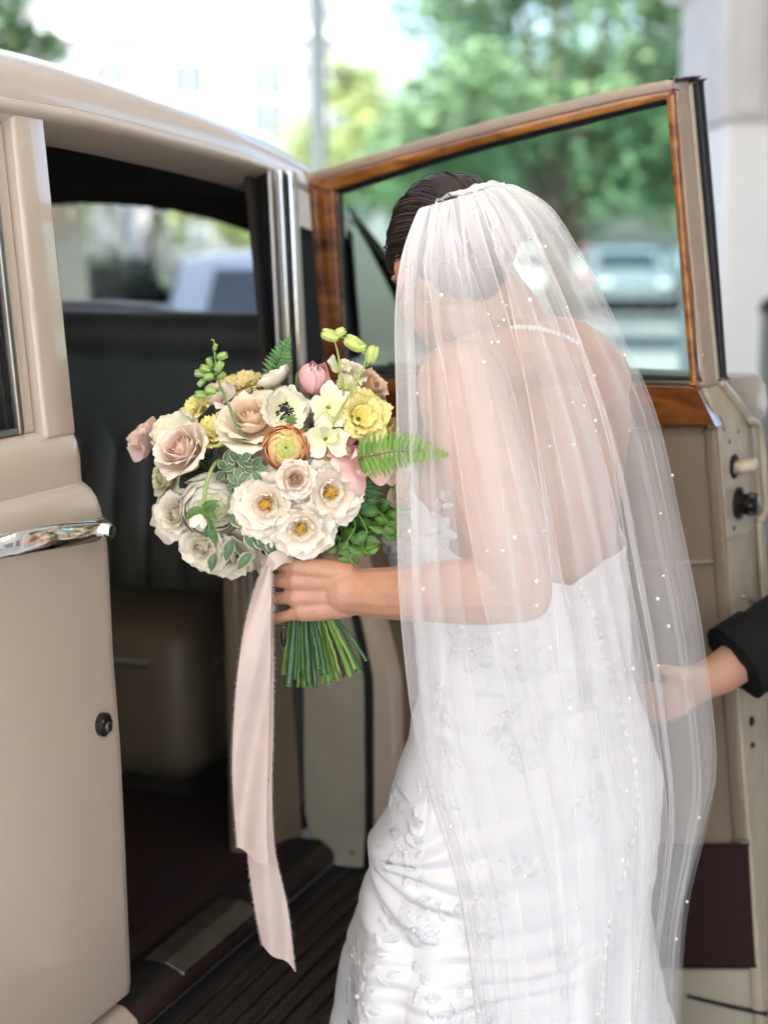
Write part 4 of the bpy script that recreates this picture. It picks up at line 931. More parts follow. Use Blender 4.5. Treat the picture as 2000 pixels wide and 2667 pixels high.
# covered buttons down the back
bp_ = crom([(1490,1500,0),(1530,1600,0),(1562,1725,0),(1600,1850,0),(1628,1980,0),(1622,2090,0),(1590,2200,0),(1545,2330,0),(1525,2450,0),(1535,2560,0),(1545,2660,0)], 44)
b1 = None
for u, v, _ in bp_:
    p, ex, ez, n = gown_at(u, v, .004); Mx = np.stack([ex, ez, n], 1)
    if b1 is None: b1 = MB().ell((0,0,0), (.0062,.0062,.0042), nu=8, nv=12).build('button', M['satin'], gown); bo_ = b1
    else: bo_ = b1.copy(); COL.objects.link(bo_); bo_.parent = gown
    bo_.matrix_parent_inverse = root_matrix(bride).inverted() if False else Matrix.Identity(4)
    mw = Matrix(((Mx[0][0],Mx[0][1],Mx[0][2],p[0]),(Mx[1][0],Mx[1][1],Mx[1][2],p[1]),(Mx[2][0],Mx[2][1],Mx[2][2],p[2]),(0,0,0,1)))
    bo_.matrix_basis = mw

# ------------------------------------------------------------------ veil: three sheer layers gathered at a comb
veil = empty('veil', (0, 0, 0)); veil.parent = bride; veil.matrix_parent_inverse = root_matrix(bride).inverted()
LA = [(1110,540,2.225),(1092,552,2.20),(1050,670,2.15),(1030,820,2.11),(1032,1080,2.06),(1036,1480,2.00),(1056,1740,2.01),(1085,1940,2.03),(1130,2110,2.03),(1195,2330,2.02),(1240,2667,2.0),(1262,2950,2.0)]
RA = [(1305,480,2.245),(1350,488,2.235),(1440,550,2.22),(1535,700,2.23),(1625,880,2.26),(1712,1090,2.29),(1775,1370,2.30),(1830,1650,2.30),(1868,1985,2.28),(1835,2180,2.27),(1785,2430,2.25),(1765,2950,2.22)]
MA = [2.20,2.16,2.12,2.07,2.01,1.955,1.955,1.97,1.98,1.98,1.96,1.94]
L3, R3 = crom([P(*q) for q in LA], 210), crom([P(*q) for q in RA], 210); VMID = crom([(m, 0, 0) for m in MA], 210)[:, 0]
def veil_panel(f0, f1, lift, nf, seed):
    nt = 210; ns = int(380 * ((f1[1] if isinstance(f1, tuple) else f1) - (f0[1] if isinstance(f0, tuple) else f0))) + 70; rg = np.random.RandomState(seed); q = rg.uniform(0, 6.28, 10)
    s = np.linspace(0, 1, ns); V = np.zeros((nt, ns, 3)); C = np.zeros((nt, ns))
    for i in range(nt):
        t = i / (nt - 1); wan = np.interp(t, [0, .15, 1], [0, .3, 1])
        F0 = f0[0] + (f0[1] - f0[0]) * t if isinstance(f0, tuple) else f0; F1 = f1[0] + (f1[1] - f1[0]) * t if isinstance(f1, tuple) else f1
        a = F0 if F0 in (0, 1) else F0 + .035 * wan * math.sin(2.6 * t + q[0]) + .012 * wan * math.sin(7 * t + q[1])
        b = F1 if F1 in (0, 1) else F1 + .035 * wan * math.sin(2.2 * t + q[2]) + .012 * wan * math.sin(6 * t + q[3])
        f = a + (b - a) * s
        L_, R_ = L3[i], R3[i]; wid = np.linalg.norm((R_ - L_)[:2]); dx = (R_ - L_) / (wid + 1e-9)
        base = L_[None] * (1 - f[:, None]) + R_[None] * f[:, None]
        base[:, 1] -= ((L_[1] + R_[1]) / 2 - VMID[i]) * (4 * np.clip(f * (1 - f), 0, 1)) ** .8
        # broad soft folds of the panel
        phi = nf * s + .35 * np.sin(5 * s + q[4] + 1.3 * t) + .2 * np.sin(11 * s + q[5] - 2 * t)
        amp = .5 + .5 * np.sin(2 * PI * (1.3 * s + .3 * t) + q[6]) 
        lam = wid * (F1 - F0) / nf; ed = np.clip(np.minimum(s, 1 - s) * 12, 0, 1)
        lat = lam * np.interp(t, [0, .1, .3, 1], [.6, .42, .27, .2]) * amp * np.sin(2 * PI * phi) * ed
        dep = np.interp(t, [0, .06, .2, 1], [.003, .007, .012, .018]) * (.35 + .65 * amp) * np.cos(2 * PI * phi)
        # tight gathers right below the comb, fading out over the shoulders
        g = np.interp(t, [0, .05, .14, .26, .36], [1, .9, .55, .15, 0])
        ph2 = 15 * f + 1.1 * np.sin(7 * f + q[7]) + .55 * np.sin(19 * f + q[8] + 3 * t)
        lat = lat + wid * .030 * g * np.sin(2 * PI * ph2); dep = dep + .0045 * g * np.cos(2 * PI * ph2 + .6)
        V[i] = base + dx[None] * lat[:, None]; V[i, :, 1] += dep - lift * np.interp(t, [0, .1, 1], [.25, 1, 1.6])
        C[i] = .26 * np.exp(-(np.minimum(s, 1 - s) * wid * (F1 - F0) / .0016) ** 2) + .05 * np.clip(np.cos(2 * PI * phi), 0, 1) ** 30 + .11 * np.interp(t, [0, .16, .27], [1, 1, 0]) + .42 * g * np.interp(t, [0, .1, .2, .3], [1.4, 1, .45, .1]) + .05 * g * np.clip(np.cos(2 * PI * ph2), 0, 1) ** 6
    return V, C
vsheets = []
for f0, f1, lift, nf, sd_ in ((0, 1, 0, 6, 1), (0, .22, .006, 2, 2), (0, .5, .003, 3, 3), (.26, .70, .006, 3, 4), (.55, 1, -.012, 3, 5), ((.62, .30), (.86, .62), .010, 3, 6), ((.06, .40), (.30, .72), .013, 2, 7), (.76, 1, -.03, 2, 8), (0, .09, .009, 1, 9)):
    V, C = veil_panel(f0, f1, lift, nf, sd_); vsheets.append(V)
    obj('veil_layer', raw_mesh('veil_layer', V.reshape(-1, 3), gridF(V.shape[0], V.shape[1]), True, np.repeat(C.reshape(-1, 1), 3, 1)), M['tulle'], veil)
# ruffled gather over the comb
cb = MB(); cl = crom([P(*q) for q in [(1132,533,2.215),(1165,512,2.212),(1210,500,2.21),(1260,483,2.215),(1312,482,2.235)]], 60)
V = []
for i, p in enumerate(cl):
    for j, q in enumerate(np.linspace(-1, 1, 7)):
        V.append(p + np.array([.0, -.008 - .002 * math.sin(i * .75) - .003 * q, .0045 * q * (1 + .3 * math.sin(i * .55)) + .0012 * math.sin(i * .4)]))
cb.add(V, gridF(60, 7).tolist(), (0.45, 0.45, 0.45)); cb.build('gathered_edge', M['tulle'], veil)
MB().tube(cl, .004, 8).build('comb', M['pearl'], veil)
rp = random.Random(21); p0 = None
for k in range(105):
    sh = vsheets[0] if rp.random() < .6 else vsheets[rp.choice([2, 3, 4, 5])]
    i = int((.03 + .95 * rp.random() ** 1.25) * (sh.shape[0] - 1)); j = int((.03 + .94 * rp.random()) * (sh.shape[1] - 1))
    rad = rp.choice([.0014, .0016, .0019, .0022, .0028])
    if p0 is None: p0 = MB().ell((0,0,0), (1,1,1), nu=8, nv=10).build('pearl', M['pearl'], veil); po = p0
    else: po = p0.copy(); COL.objects.link(po); po.parent = veil
    po.location = sh[i, j] + np.array([0, -.003, 0]); po.scale = (rad,) * 3
# ------------------------------------------------------------------ bouquet
bq = empty('bouquet', tuple(P(790, 1540, 2.15)))
tag(bq, 'round bouquet of white, blush, peach and yellow flowers held by the bride', 'bouquet')
BQi = root_matrix(bq).inverted()
rf_ = random.Random(5)
def petal(L_, W_, a0, a1, curl=0, wrap=0.0, cup=0.0, ruf=0.0, r0=0.0, z0=0.0, nu=10, nv=13, tipw=.75, rf=rf_, notch=0.0, kr=7):
    V = np.zeros((nu, nv, 3)); r, z = r0, z0; ph = rf.uniform(0, 6.28); st = L_ / (nu - 1)
    for i in range(nu):
        t = i / (nu - 1)
        ang = a0 + (a1 - a0) * t + curl * max(0, (t - .6) / .4) ** 2
        if i: r += math.sin(math.radians(ang)) * st; z += math.cos(math.radians(ang)) * st
        w = W_ * (.28 + .72 * math.sin(PI / 2 * min(1, t / .62)))
        if t > .62: w *= math.sqrt(max(0, 1 - ((t - .62) / .38) ** 2 * tipw))
        for j in range(nv):
            q = -1 + 2 * j / (nv - 1); y = q * w
            na = math.radians(ang); nr, nzv = -math.cos(na), math.sin(na)     # inner normal
            d = cup * W_ * q * q + ruf * W_ * math.sin(kr * q + ph + 2 * t) * t * t * (.4 + .6 * abs(q)) + .03 * W_ * math.sin(3 * q + ph * 2) * t
            rr_ = r + nr * d; zz_ = z + nzv * d - notch * W_ * (1 - abs(q)) * t ** 6
            back = (1 - tipw * .0) * 0
            if wrap > 0:
                R_ = max(abs(r), .35 * W_); psi = wrap * y / R_
                x1, y1 = rr_ * math.cos(psi), rr_ * math.sin(psi) + (1 - wrap) * y
            else: x1, y1 = rr_, y
            # round the tip: pull the sides of the last rows back
            V[i, j] = (x1, y1, zz_ - math.cos(na) * L_ * .10 * q * q * t ** 2 )
            V[i, j, 0] -= math.sin(na) * L_ * .12 * q * q * t ** 2
            jl = L_ * .035 * t ** 3 * (math.sin(4.3 * q + ph) + .7 * math.sin(9.1 * q + 2 * ph))      # uneven rim
            V[i, j, 0] += math.sin(na) * jl; V[i, j, 2] += math.cos(na) * jl
    return V.reshape(-1, 3), gridF(nu, nv), np.repeat(np.linspace(0, 1, nu), nv), np.tile(np.linspace(-1, 1, nv), nu)
def rotz(V, a):
    c, s = math.cos(a), math.sin(a); return V @ np.array([[c, s, 0], [-s, c, 0], [0, 0, 1]])
def orient(pos, axis, spin, scale=1.0):
    a = Vector(axis).normalized(); q = a.to_track_quat('Z', 'Y')
    return Matrix.Translation(Vector(pos)) @ q.to_matrix().to_4x4() @ Matrix.Rotation(spin, 4, 'Z')
def mix(a, b, t): return np.outer(1 - t, a) + np.outer(t, b)
BC = P(735, 1300, 2.235)
def flower_root(name, pos, axis, label=None, calyx=(.10,.17,.04), size=.03):
    o = MB(); o.ell((0, 0, -.12 * size), (.16 * size, .16 * size, .22 * size), nu=6, nv=8, col=calyx)
    o.tube([(0, 0, -.2 * size), (0, 0, -.55 * size), (0, 0, -1.1 * size)], .07 * size, 6, col=calyx)
    ob = o.build(name, M['stem'], bq); ob.matrix_parent_inverse = BQi
    ob.matrix_basis = orient(pos, axis, rf_.uniform(0, 6.28))
    if label: ob['label'] = label
    return ob
def add_petals(root, rings, size, jit=.12, one=False):
    mb = MB(); V_all = []
    for rg in rings:
        n = rg['n']; off = rf_.uniform(0, 6.28)
        for k in range(n):
            g = dict(rg); [g.pop(x) for x in ('n', 'c0', 'c1', 'rand') if x in g]
            for key in ('L_', 'W_', 'r0', 'z0'):
                if key in g: g[key] = g[key] * size
            g['L_'] *= 1 + rf_.gauss(0, .05); g['a1'] += rf_.gauss(0, 6) * rg.get('rand', 1); g['a0'] += rf_.gauss(0, 3) * rg.get('rand', 1)
            V, F, t, qq = petal(**g); V = rotz(V, off + 2 * PI * k / n + rf_.gauss(0, jit))
            sh = rf_.uniform(.93, 1.05); c = np.clip(mix(np.array(rg['c0']), np.array(rg['c1']), t), 0, 1) ** .85 * np.array([1.0, .98, .90]) * sh
            vein = 1 - .07 * np.abs(np.sin(qq * 11 + rf_.uniform(0, 3))) * (.3 + .7 * t) - (.10 if rf_.random() < .25 else 0) * np.clip(t - .85, 0, 1) * 5 * np.abs(qq)
            c = np.clip(c * 1.04, 0, .96) * vein[:, None] ** np.array([.6, 1.0, 1.25])
            if one: mb.add(V, F.tolist(), c)
            else: obj('petal', raw_mesh('petal', V, F, True, c), M['petal'], root)
    if one: mb.build('petal_whorl', M['petal'], root)
WHT = (.95,.94,.88); CRM = (.93,.89,.77); BLU = (.88,.70,.62); PNK = (.84,.52,.52); DPK = (.84,.36,.38); YEL = (.95,.88,.38); PYL = (.92,.80,.20); PEA = (.84,.58,.40); ORG = (.74,.30,.13); GRN = (.28,.38,.07); PGR = (.66,.72,.34)
def rose(pos, axis, R, c_in, c_out, open_=0.0, name='rose', label=None):
    o = flower_root(name, pos, axis, label, size=R); a = open_
    add_petals(o, [dict(n=4,L_=.85,W_=.34,a0=30,a1=-18,wrap=1,r0=.03,c0=c_in,c1=c_in,ruf=.02),
                   dict(n=6,L_=.9,W_=.44,a0=36,a1=-16,wrap=1,r0=.05,c0=c_in,c1=c_in,curl=10),
                   dict(n=5,L_=.95,W_=.50,a0=42,a1=-14+8*a,wrap=.95,r0=.06,c0=c_in,c1=c_in,curl=18),
                   dict(n=6,L_=1.05,W_=.62,a0=58,a1=-12+25*a,wrap=.9,r0=.08,c0=c_in,c1=c_out,curl=40,ruf=.03),
                   dict(n=6,L_=1.15,W_=.74,a0=74,a1=-2+38*a,wrap=.75,r0=.08,c0=c_in,c1=c_out,curl=65,ruf=.04),
                   dict(n=6,L_=1.22,W_=.80,a0=88,a1=14+45*a,wrap=.6,r0=.08,z0=-.05,c0=c_out,c1=c_out,curl=85,ruf=.05)], R)
    return o
def open_rose(pos, axis, R, c0, c1, label=None):
    o = flower_root('garden_rose', pos, axis, label, size=R)
    add_petals(o, [dict(n=5,L_=.62,W_=.34,a0=48,a1=16,wrap=.5,r0=.14,c0=c0,c1=c1,cup=.25,curl=-30,ruf=.1),
                   dict(n=8,L_=.82,W_=.46,a0=66,a1=40,wrap=.5,r0=.12,c0=c0,c1=c1,cup=.15,curl=25,ruf=.06),
                   dict(n=8,L_=1.0,W_=.58,a0=82,a1=58,wrap=.35,r0=.10,z0=-.04,c0=c0,c1=c1,cup=.12,curl=35,ruf=.08),
                   dict(n=8,L_=1.12,W_=.66,a0=92,a1=76,wrap=.25,r0=.10,z0=-.10,c0=c0,c1=c1,cup=.10,curl=40,ruf=.10)], R)
    s = MB()
    for k in range(90):
        a = rf_.uniform(0, 6.28); q = abs(rf_.gauss(0, .5)); b = np.array([.05*R*math.cos(a), .05*R*math.sin(a), .02*R])
        e = np.array([math.cos(a)*R*.26*q, math.sin(a)*R*.26*q, R*(.30 - .12*q*q)]); s.tube([b, (b+e)/2, e], .0006, 4, cap=False); s.ell(e, (.0017,.0017,.0014), nu=4, nv=5)
    s.build('stamens', M['stamen'], o)['kind'] = 'stuff'; return o
def ranunculus(pos, axis, R, cin, cmid, cout, label=None, K=9):
    o = flower_root('ranunculus', pos, axis, label, size=R)
    for k in range(K):
        mb = MB(); f = k / (K - 1); Rk = R * (.30 + .70 * f); tt = 10 + 66 * f ** .85; n = 6 + (k > 3) * 3
        off = rf_.uniform(0, 6.28)
        for p in range(n):
            nu, nv = 8, 9; V = []; C = []; jr = 1 + rf_.gauss(0, .03); jt = rf_.gauss(0, 2.5); phr = rf_.uniform(0, 6)
            for i in range(nu):
                t = i / (nu - 1); th = math.radians(140 + (tt + jt - 140) * t)
                for j in range(nv):
                    q = -1 + 2 * j / (nv - 1); az = off + 2 * PI * p / n + q * (PI / n * 1.55) + .15 * f
                    rr_ = Rk * jr * (1 + .05 * t * t * (q) + .015 * math.sin(5 * q + phr) * t)
                    thq = th + math.radians(24) * abs(q) ** 2.5 * t ** 2 
                    V.append((rr_ * math.sin(thq) * math.cos(az), rr_ * math.sin(thq) * math.sin(az), rr_ * math.cos(thq) * .82 + .10 * R * (1 - f)))
                    c = np.array(cin) * (1 - f) * 1.0 + np.array(cmid) * f if f < .45 else np.array(cmid) * (1 - (f - .45) / .55) + np.array(cout) * (f - .45) / .55
                    C.append(np.clip(c, 0, 1) ** .8 * (.86 + .18 * t ** 3))
            mb.add(V, gridF(nu, nv).tolist(), C)
        mb.build('petal_whorl', M['petal'], o)
    MB().ell((0, 0, R * .22), (R*.10, R*.10, R*.08), nu=6, nv=8).build('flower_eye', M['anemone_black'], o)
    return o
def anemone(pos, axis, R, label=None, a1=60):
    o = flower_root('anemone', pos, axis, label, size=R)
    add_petals(o, [dict(n=5,L_=.95,W_=.58,a0=78,a1=a1-12,r0=.06,cup=.28,c0=PGR,c1=WHT,ruf=.05), dict(n=6,L_=1.05,W_=.60,a0=86,a1=a1,r0=.06,z0=-.04,cup=.25,c0=CRM,c1=WHT,ruf=.06)], R)
    s = MB(); s.ell((0, 0, R * .12), (R*.19, R*.19, R*.15), nu=8, nv=12)
    for k in range(46):
        a = rf_.uniform(0, 6.28); q = R * rf_.uniform(.24, .38); e = np.array([q*math.cos(a), q*math.sin(a), R*rf_.uniform(.10,.22)])
        s.tube([(0,0,.02*R), e*.6, e], .0004, 3, cap=False); s.ell(e, (.0014,.0014,.0011), nu=4, nv=5)
    s.build('stamens', M['anemone_black'], o)['kind'] = 'stuff'; return o
def lisianthus(pos, axis, R, c0=PYL, c1=YEL, label=None, cl=0):
    o = flower_root('lisianthus', pos, axis, label, size=R)
    add_petals(o, [dict(n=4,L_=.85,W_=.48,a0=38,a1=12-cl,wrap=.8,r0=.05,c0=c0,c1=c1,ruf=.16,curl=40,kr=11), dict(n=5,L_=1.1,W_=.62,a0=52,a1=28-cl,wrap=.7,r0=.06,c0=c0,c1=c1,ruf=.18,curl=50,kr=12), dict(n=5,L_=1.25,W_=.70,a0=66,a1=40-cl,wrap=.6,r0=.06,c0=c0,c1=c1,ruf=.2,curl=60,kr=13)], R); return o
def bud(pos, axis, R, c0, c1, name='peony', label=None):
    o = flower_root(name, pos, axis, label, size=R)
    add_petals(o, [dict(n=3,L_=1.5,W_=.55,a0=40,a1=-30,wrap=1,r0=.03,c0=c0,c1=c1), dict(n=4,L_=1.7,W_=.72,a0=60,a1=-34,wrap=.95,r0=.05,c0=c0,c1=c1), dict(n=5,L_=1.75,W_=.80,a0=78,a1=-40,wrap=.9,r0=.06,c0=c0,c1=c1,ruf=.02), dict(n=4,L_=1.3,W_=.7,a0=88,a1=-20,wrap=.8,r0=.06,c0=c0,c1=c1,ruf=.04)], R); return o
def orchid(pos, axis, R, label=None):
    o = flower_root('orchid', pos, axis, label, size=R)
    add_petals(o, [dict(n=5,L_=1.05,W_=.40,a0=84,a1=66,r0=.05,cup=.12,c0=PGR,c1=WHT,tipw=.95), dict(n=1,L_=.7,W_=.34,a0=45,a1=95,r0=.04,cup=.5,c0=PGR,c1=(.76,.76,.5),ruf=.08)], R, jit=.2); return o
def sweet_pea(pos, axis, R, c0, c1, label=None):
    o = flower_root('sweet_pea', pos, axis, label, size=R)
    add_petals(o, [dict(n=2,L_=1.15,W_=.78,a0=70,a1=25,r0=.03,cup=-.1,c0=c0,c1=c1,ruf=.26,curl=30,kr=6,notch=.15), dict(n=2,L_=.85,W_=.5,a0=50,a1=5,r0=.02,cup=.3,c0=c0,c1=c1,ruf=.2,kr=5)], R, jit=.7); return o
def px_axis(pos, tx, ty, tc):                # facing given as right / up / towards the camera
    return np.array([tx, -tc, ty])
def at(u, v, Y): return P(u, v, Y)
K_ = 1.25 / 1930.0
FL = [  # kind, u, v, Y, radius px, facing (right, up, camera), options
 ('rose', 492,1185,2.115, 62, (-.45,.55,.7), dict(c_in=(.94,.68,.60), c_out=(.95,.83,.77), open_=.05), 'blush pink half open rose at the left edge'),
 ('lis', 572,1150,2.13, 46, (-.2,.8,.55), dict(cl=12), 'yellow frilled flower between two blush roses'),
 ('lis', 633,1035,2.24, 56, (-.15,.9,.25), dict(c0=(.70,.62,.22), c1=(.76,.68,.34)), 'pale yellow frilled flower at the top left'),
 ('rose', 662,1120,2.12, 72, (-.1,.75,.65), dict(c_in=(.95,.72,.56), c_out=(.96,.86,.75), open_=.45), 'large peach blush rose above the orange ranunculus'),
 ('ane', 738,1070,2.095, 50, (.35,.15,.9), dict(), 'white flower with a black centre facing out'),
 ('ane', 725,1000,2.14, 44, (-.5,.8,-.1), dict(a1=35), 'creamy flower turned away behind the black-centred one'),
 ('ran', 744,1166,2.066, 47, (.06,.12,1), dict(cin=(.52,.58,.12), cmid=(.98,.80,.34), cout=(1.0,.46,.24), K=12), 'orange ranunculus with a yellow green heart'),
 ('ran', 553,1318,2.10, 68, (.18,-.05,1), dict(cin=(.62,.68,.30), cmid=(.88,.85,.68), cout=(.90,.86,.76), K=15), 'big creamy white ranunculus at the lower left'),
 ('open', 694,1312,2.075, 66, (-.08,.08,1), dict(c0=(.88,.76,.66), c1=(.95,.89,.83)), 'open blush white rose, left of the lower three'),
 ('open', 784,1372,2.078, 64, (.05,-.15,1), dict(c0=(.88,.75,.64), c1=(.95,.89,.83)), 'open blush white rose, lowest of the three'),
 ('open', 858,1280,2.085, 66, (.25,.1,1), dict(c0=(.88,.75,.64), c1=(.95,.89,.83)), 'open blush white rose, right of the lower three'),
 ('rose', 770,1248,2.06, 38, (.05,.15,1), dict(c_in=(.93,.68,.61), c_out=(.95,.85,.79), open_=.25), 'small blush rose above the open ones'),
 ('bud', 812,1020,2.115, 44, (.22,.80,.45), dict(c0=(.78,.36,.42), c1=(.80,.46,.52)), 'bright pink closed bloom at the top'),
 ('orc', 855,1062,2.085, 48, (.2,.3,.95), dict(), 'white orchid at the upper right'),
 ('orc', 848,1142,2.075, 46, (-.05,-.15,1), dict(), 'white orchid under the first'),
 ('lis', 932,1092,2.11, 54, (.35,.35,.85), dict(), 'yellow frilled flower at the right'),
 ('pea', 902,1165,2.10, 46, (.1,.2,.9), dict(c0=DPK, c1=(.76,.36,.38)), 'deep pink ruffled bloom'),
 ('pea', 940,1200,2.09, 62, (.2,.1,1), dict(c0=(.76,.42,.44), c1=(.82,.62,.62)), 'light pink ruffled bloom'),
 ('pea', 1000,1230,2.11, 50, (.6,-.1,.7), dict(c0=BLU, c1=(.82,.70,.66)), None),
 ('pea', 975,1180,2.13, 48, (.5,.4,.7), dict(c0=BLU, c1=(.82,.72,.68)), None),
 ('rose', 945,1022,2.19, 46, (.45,.6,.3), dict(c_in=PEA, c_out=(.88,.72,.56), open_=.3), 'peach rose behind the orchids'),
 ('pea', 398,1140,2.17, 58, (-.8,.25,.4), dict(c0=(.66,.42,.40), c1=(.76,.56,.54)), 'dusty pink ruffled bloom at the far left'),
 ('ane', 458,1140,2.145, 58, (-.25,.75,.55), dict(a1=48), 'cream black-eyed flower behind the left rose'),
 ('pea', 462,1350,2.17, 60, (-.7,-.2,.5), dict(c0=CRM, c1=(.82,.76,.68)), None),
 ('rose', 452,1245,2.17, 44, (-.7,.2,.4), dict(c_in=PGR, c_out=(.80,.77,.62), open_=.6), None),
 ('rose', 598,1425,2.14, 60, (-.05,-.45,.8), dict(c_in=CRM, c_out=(.82,.77,.66), open_=.75), 'creamy rose hanging under the bouquet'),
 ('pea', 530,1420,2.17, 56, (-.5,-.6,.4), dict(c0=CRM, c1=(.82,.78,.70)), None),
 ('pea', 640,1440,2.15, 52, (.0,-.8,.4), dict(c0=CRM, c1=(.82,.78,.70)), None),
 ('lis', 520,1085,2.19, 44, (-.5,.6,.3), dict(), None),
 ('ran', 606,1092,2.16, 40, (-.2,.8,.5), dict(cin=PEA, cmid=PEA, cout=(.78,.42,.26), K=6), 'small peach ranunculus behind the green stem'),
 ('pea', 570,1050,2.19, 46, (-.2,.8,.5), dict(c0=(.80,.68,.62), c1=(.82,.74,.70)), None),
 ('lis', 872,1178,2.10, 32, (.1,-.1,1), dict(), None),
 ('rose', 990,1145,2.17, 46, (.7,.2,.3), dict(c_in=YEL, c_out=(.80,.66,.34), open_=.3), None),
 ('pea', 690,1040,2.15, 46, (-.2,.8,.5), dict(c0=PGR, c1=WHT), None),
 ('orc', 800,1215,2.10, 44, (.1,.4,.9), dict(), None),
 ('orc', 860,1225,2.10, 50, (.2,.5,.8), dict(), None),
 ('pea', 690,1225,2.12, 46, (-.2,.2,.9), dict(c0=BLU, c1=(.80,.70,.64)), None),
 ('pea', 1025,1270,2.15, 40, (.7,-.3,.4), dict(c0=BLU, c1=(.74,.54,.48)), None),
 ('pea', 780,1070,2.14, 40, (.1,.7,.6), dict(c0=BLU, c1=(.82,.68,.66)), None),
 ('pea', 890,965,2.15, 32, (.2,.8,.4), dict(c0=PGR, c1=WHT), None),
 ('pea', 886,1015,2.12, 34, (.1,.5,.8), dict(c0=PGR, c1=(.78,.80,.58)), None),
 ('pea', 915,985,2.15, 34, (.3,.6,.6), dict(c0=PGR, c1=WHT), None),
 ('rose', 470,1340,2.13, 46, (-.4,.15,.9), dict(c_in=CRM, c_out=(.88,.84,.76), open_=.6), 'cream open rose at the lower left edge'),
 ('rose', 535,1415,2.12, 48, (-.2,-.2,.9), dict(c_in=CRM, c_out=(.88,.84,.76), open_=.7), None),
 ('rose', 735,1330,2.13, 50, (0,0,1), dict(c_in=CRM, c_out=CRM, open_=.6), None),
]
for kind, u, v, Y, rpx, fc, opt, lab in FL:
    p = at(u, v, Y + .012); ax = px_axis(p, *fc); R = rpx * K_
    f = dict(rose=rose, lis=lisianthus, ane=anemone, ran=ranunculus, open=open_rose, bud=bud, orc=orchid, pea=sweet_pea)[kind]
    o = f(p, ax, R, label=lab, **opt) if kind != 'pea' else f(p, ax, R, opt['c0'], opt['c1'], label=lab)
# foliage
def leaf_mesh(L_, W_, c, edge=None, fold=.25, bend=.5, tip=1.0, rf=rf_):
    nu, nv = 9, 7; V = []; C = []
    ec = np.array(edge) if edge is not None else None
    for i in range(nu):
        t = i / (nu - 1); w = W_ * (math.sin(PI * t ** .72) ** 1.05) + .0003; ph = rf.uniform(0, 6)
        for j in range(nv):
            q = -1 + 2 * j / (nv - 1)
            V.append((t * L_ * math.cos(bend * t), q * w, -L_ * .5 * bend * t * t + abs(q) * w * fold + (.05 * w * math.sin(9 * t + 2 * q) if edge is not None else 0)))
            k = np.array(c) * (.85 + .2 * (1 - abs(q))) * (1.25 if abs(q) < .1 else 1)
            if ec is not None and (abs(q) > .86 + .12 * math.sin(17 * t + q)) : k = ec
            C.append(k)
    return np.array(V), gridF(nu, nv), np.array(C)
def place_leaf(pos, dirv, nrm, L_, W_, c, edge=None, name='leaf', **k):
    V, F, C = leaf_mesh(L_, W_, c, edge, **k)
    x = Vector(dirv).normalized(); z = Vector(nrm); z = (z - x * z.dot(x)).normalized(); y = z.cross(x)
    ob = obj(name, raw_mesh(name, V, F, True, C), M['leaf'], bq); ob.matrix_parent_inverse = BQi
    ob.matrix_basis = Matrix(((x[0],y[0],z[0],pos[0]),(x[1],y[1],z[1],pos[1]),(x[2],y[2],z[2],pos[2]),(0,0,0,1)))
    return ob
PIT = (.10,.19,.09); EDG = (.68,.66,.42); SMI = (.045,.14,.025); SML = (.14,.30,.04)
def cluster(u, v, Y, n, L_, spread, c, edge):
    for k in range(n):
        a = 2 * PI * k / n + rf_.gauss(0, .3); rad = spread * (.15 + .85 * rf_.random()); el = rf_.uniform(.1, .9)
        p = at(u + rad * math.cos(a) * .35, v - rad * math.sin(a) * .35, Y + rf_.uniform(-.006, .01))
        place_leaf(p, (math.cos(a), -el * .8, math.sin(a)), (-math.cos(a) * .5, -1, -.5 * math.sin(a) + .3), L_ * rf_.uniform(.75, 1.15), L_ * .27, np.array(c) * rf_.uniform(.8, 1.25), edge)
cluster(625,1205,2.085,9,.021,40,PIT,EDG); cluster(590,1222,2.09,5,.022,44,PIT,EDG); cluster(652,1222,2.085,6,.021,40,PIT,EDG); cluster(625,1245,2.095,5,.022,40,PIT,EDG)
for u, v, dx, dz, L_ in [(595,1345,.9,-.25,.040),(640,1385,.5,-.8,.034),(660,1400,.75,-.6,.03),(605,1405,-.35,-.9,.034),(630,1290,-.15,-1,.03),(690,1425,.8,-.5,.03),(655,1440,-.5,-.5,.032),(700,1400,.3,-.9,.03),(560,1440,-.3,-1,.03)]:
    place_leaf(at(u, v, 2.09), (dx, -.25, dz), (-.2, -1, .3), L_, L_ * .26, PIT, EDG)
# trailing smilax on the right: stems and leaves
def vine(pts, n, seed, L_=.031):
    n = int(n * .8)
    r = random.Random(seed); path = crom([P(*q) for q in pts], 30)
    mb = MB(); mb.tube(path, np.linspace(.0012, .0006, 30), 6, col=SML); s = mb.build('vine_stem', M['stem'], bq, ws=True)
    for k in range(n):
        i = int((k + .5) / n * 29); sd_ = 1 if k % 2 else -1; t = k / n
        c = np.array(SMI) * (1 - t) * r.uniform(.7, 1.2) + np.array(SML) * t
        place_leaf(path[i], (sd_ * r.uniform(.3, 1), r.uniform(-.7, .2), r.uniform(-.9, .35)), (r.gauss(0, .4), -1, r.gauss(.3, .3)), L_ * r.uniform(.7, 1.2) * (1 - .45 * t), L_ * .22 * (1 - .4 * t), c, fold=.35, bend=r.uniform(.2, .9))
vine([(900,1320,2.12),(925,1370,2.11),(905,1410,2.10),(915,1440,2.10),(910,1462,2.10)], 12, 1)
vine([(920,1320,2.12),(955,1380,2.10),(945,1420,2.10),(955,1440,2.095),(970,1425,2.095)], 12, 2)
vine([(940,1290,2.13),(985,1330,2.11),(1010,1360,2.10),(1000,1390,2.10),(1020,1410,2.10)], 12, 3)
vine([(960,1290,2.14),(1020,1310,2.12),(1040,1340,2.11),(1030,1385,2.11)], 10, 4)
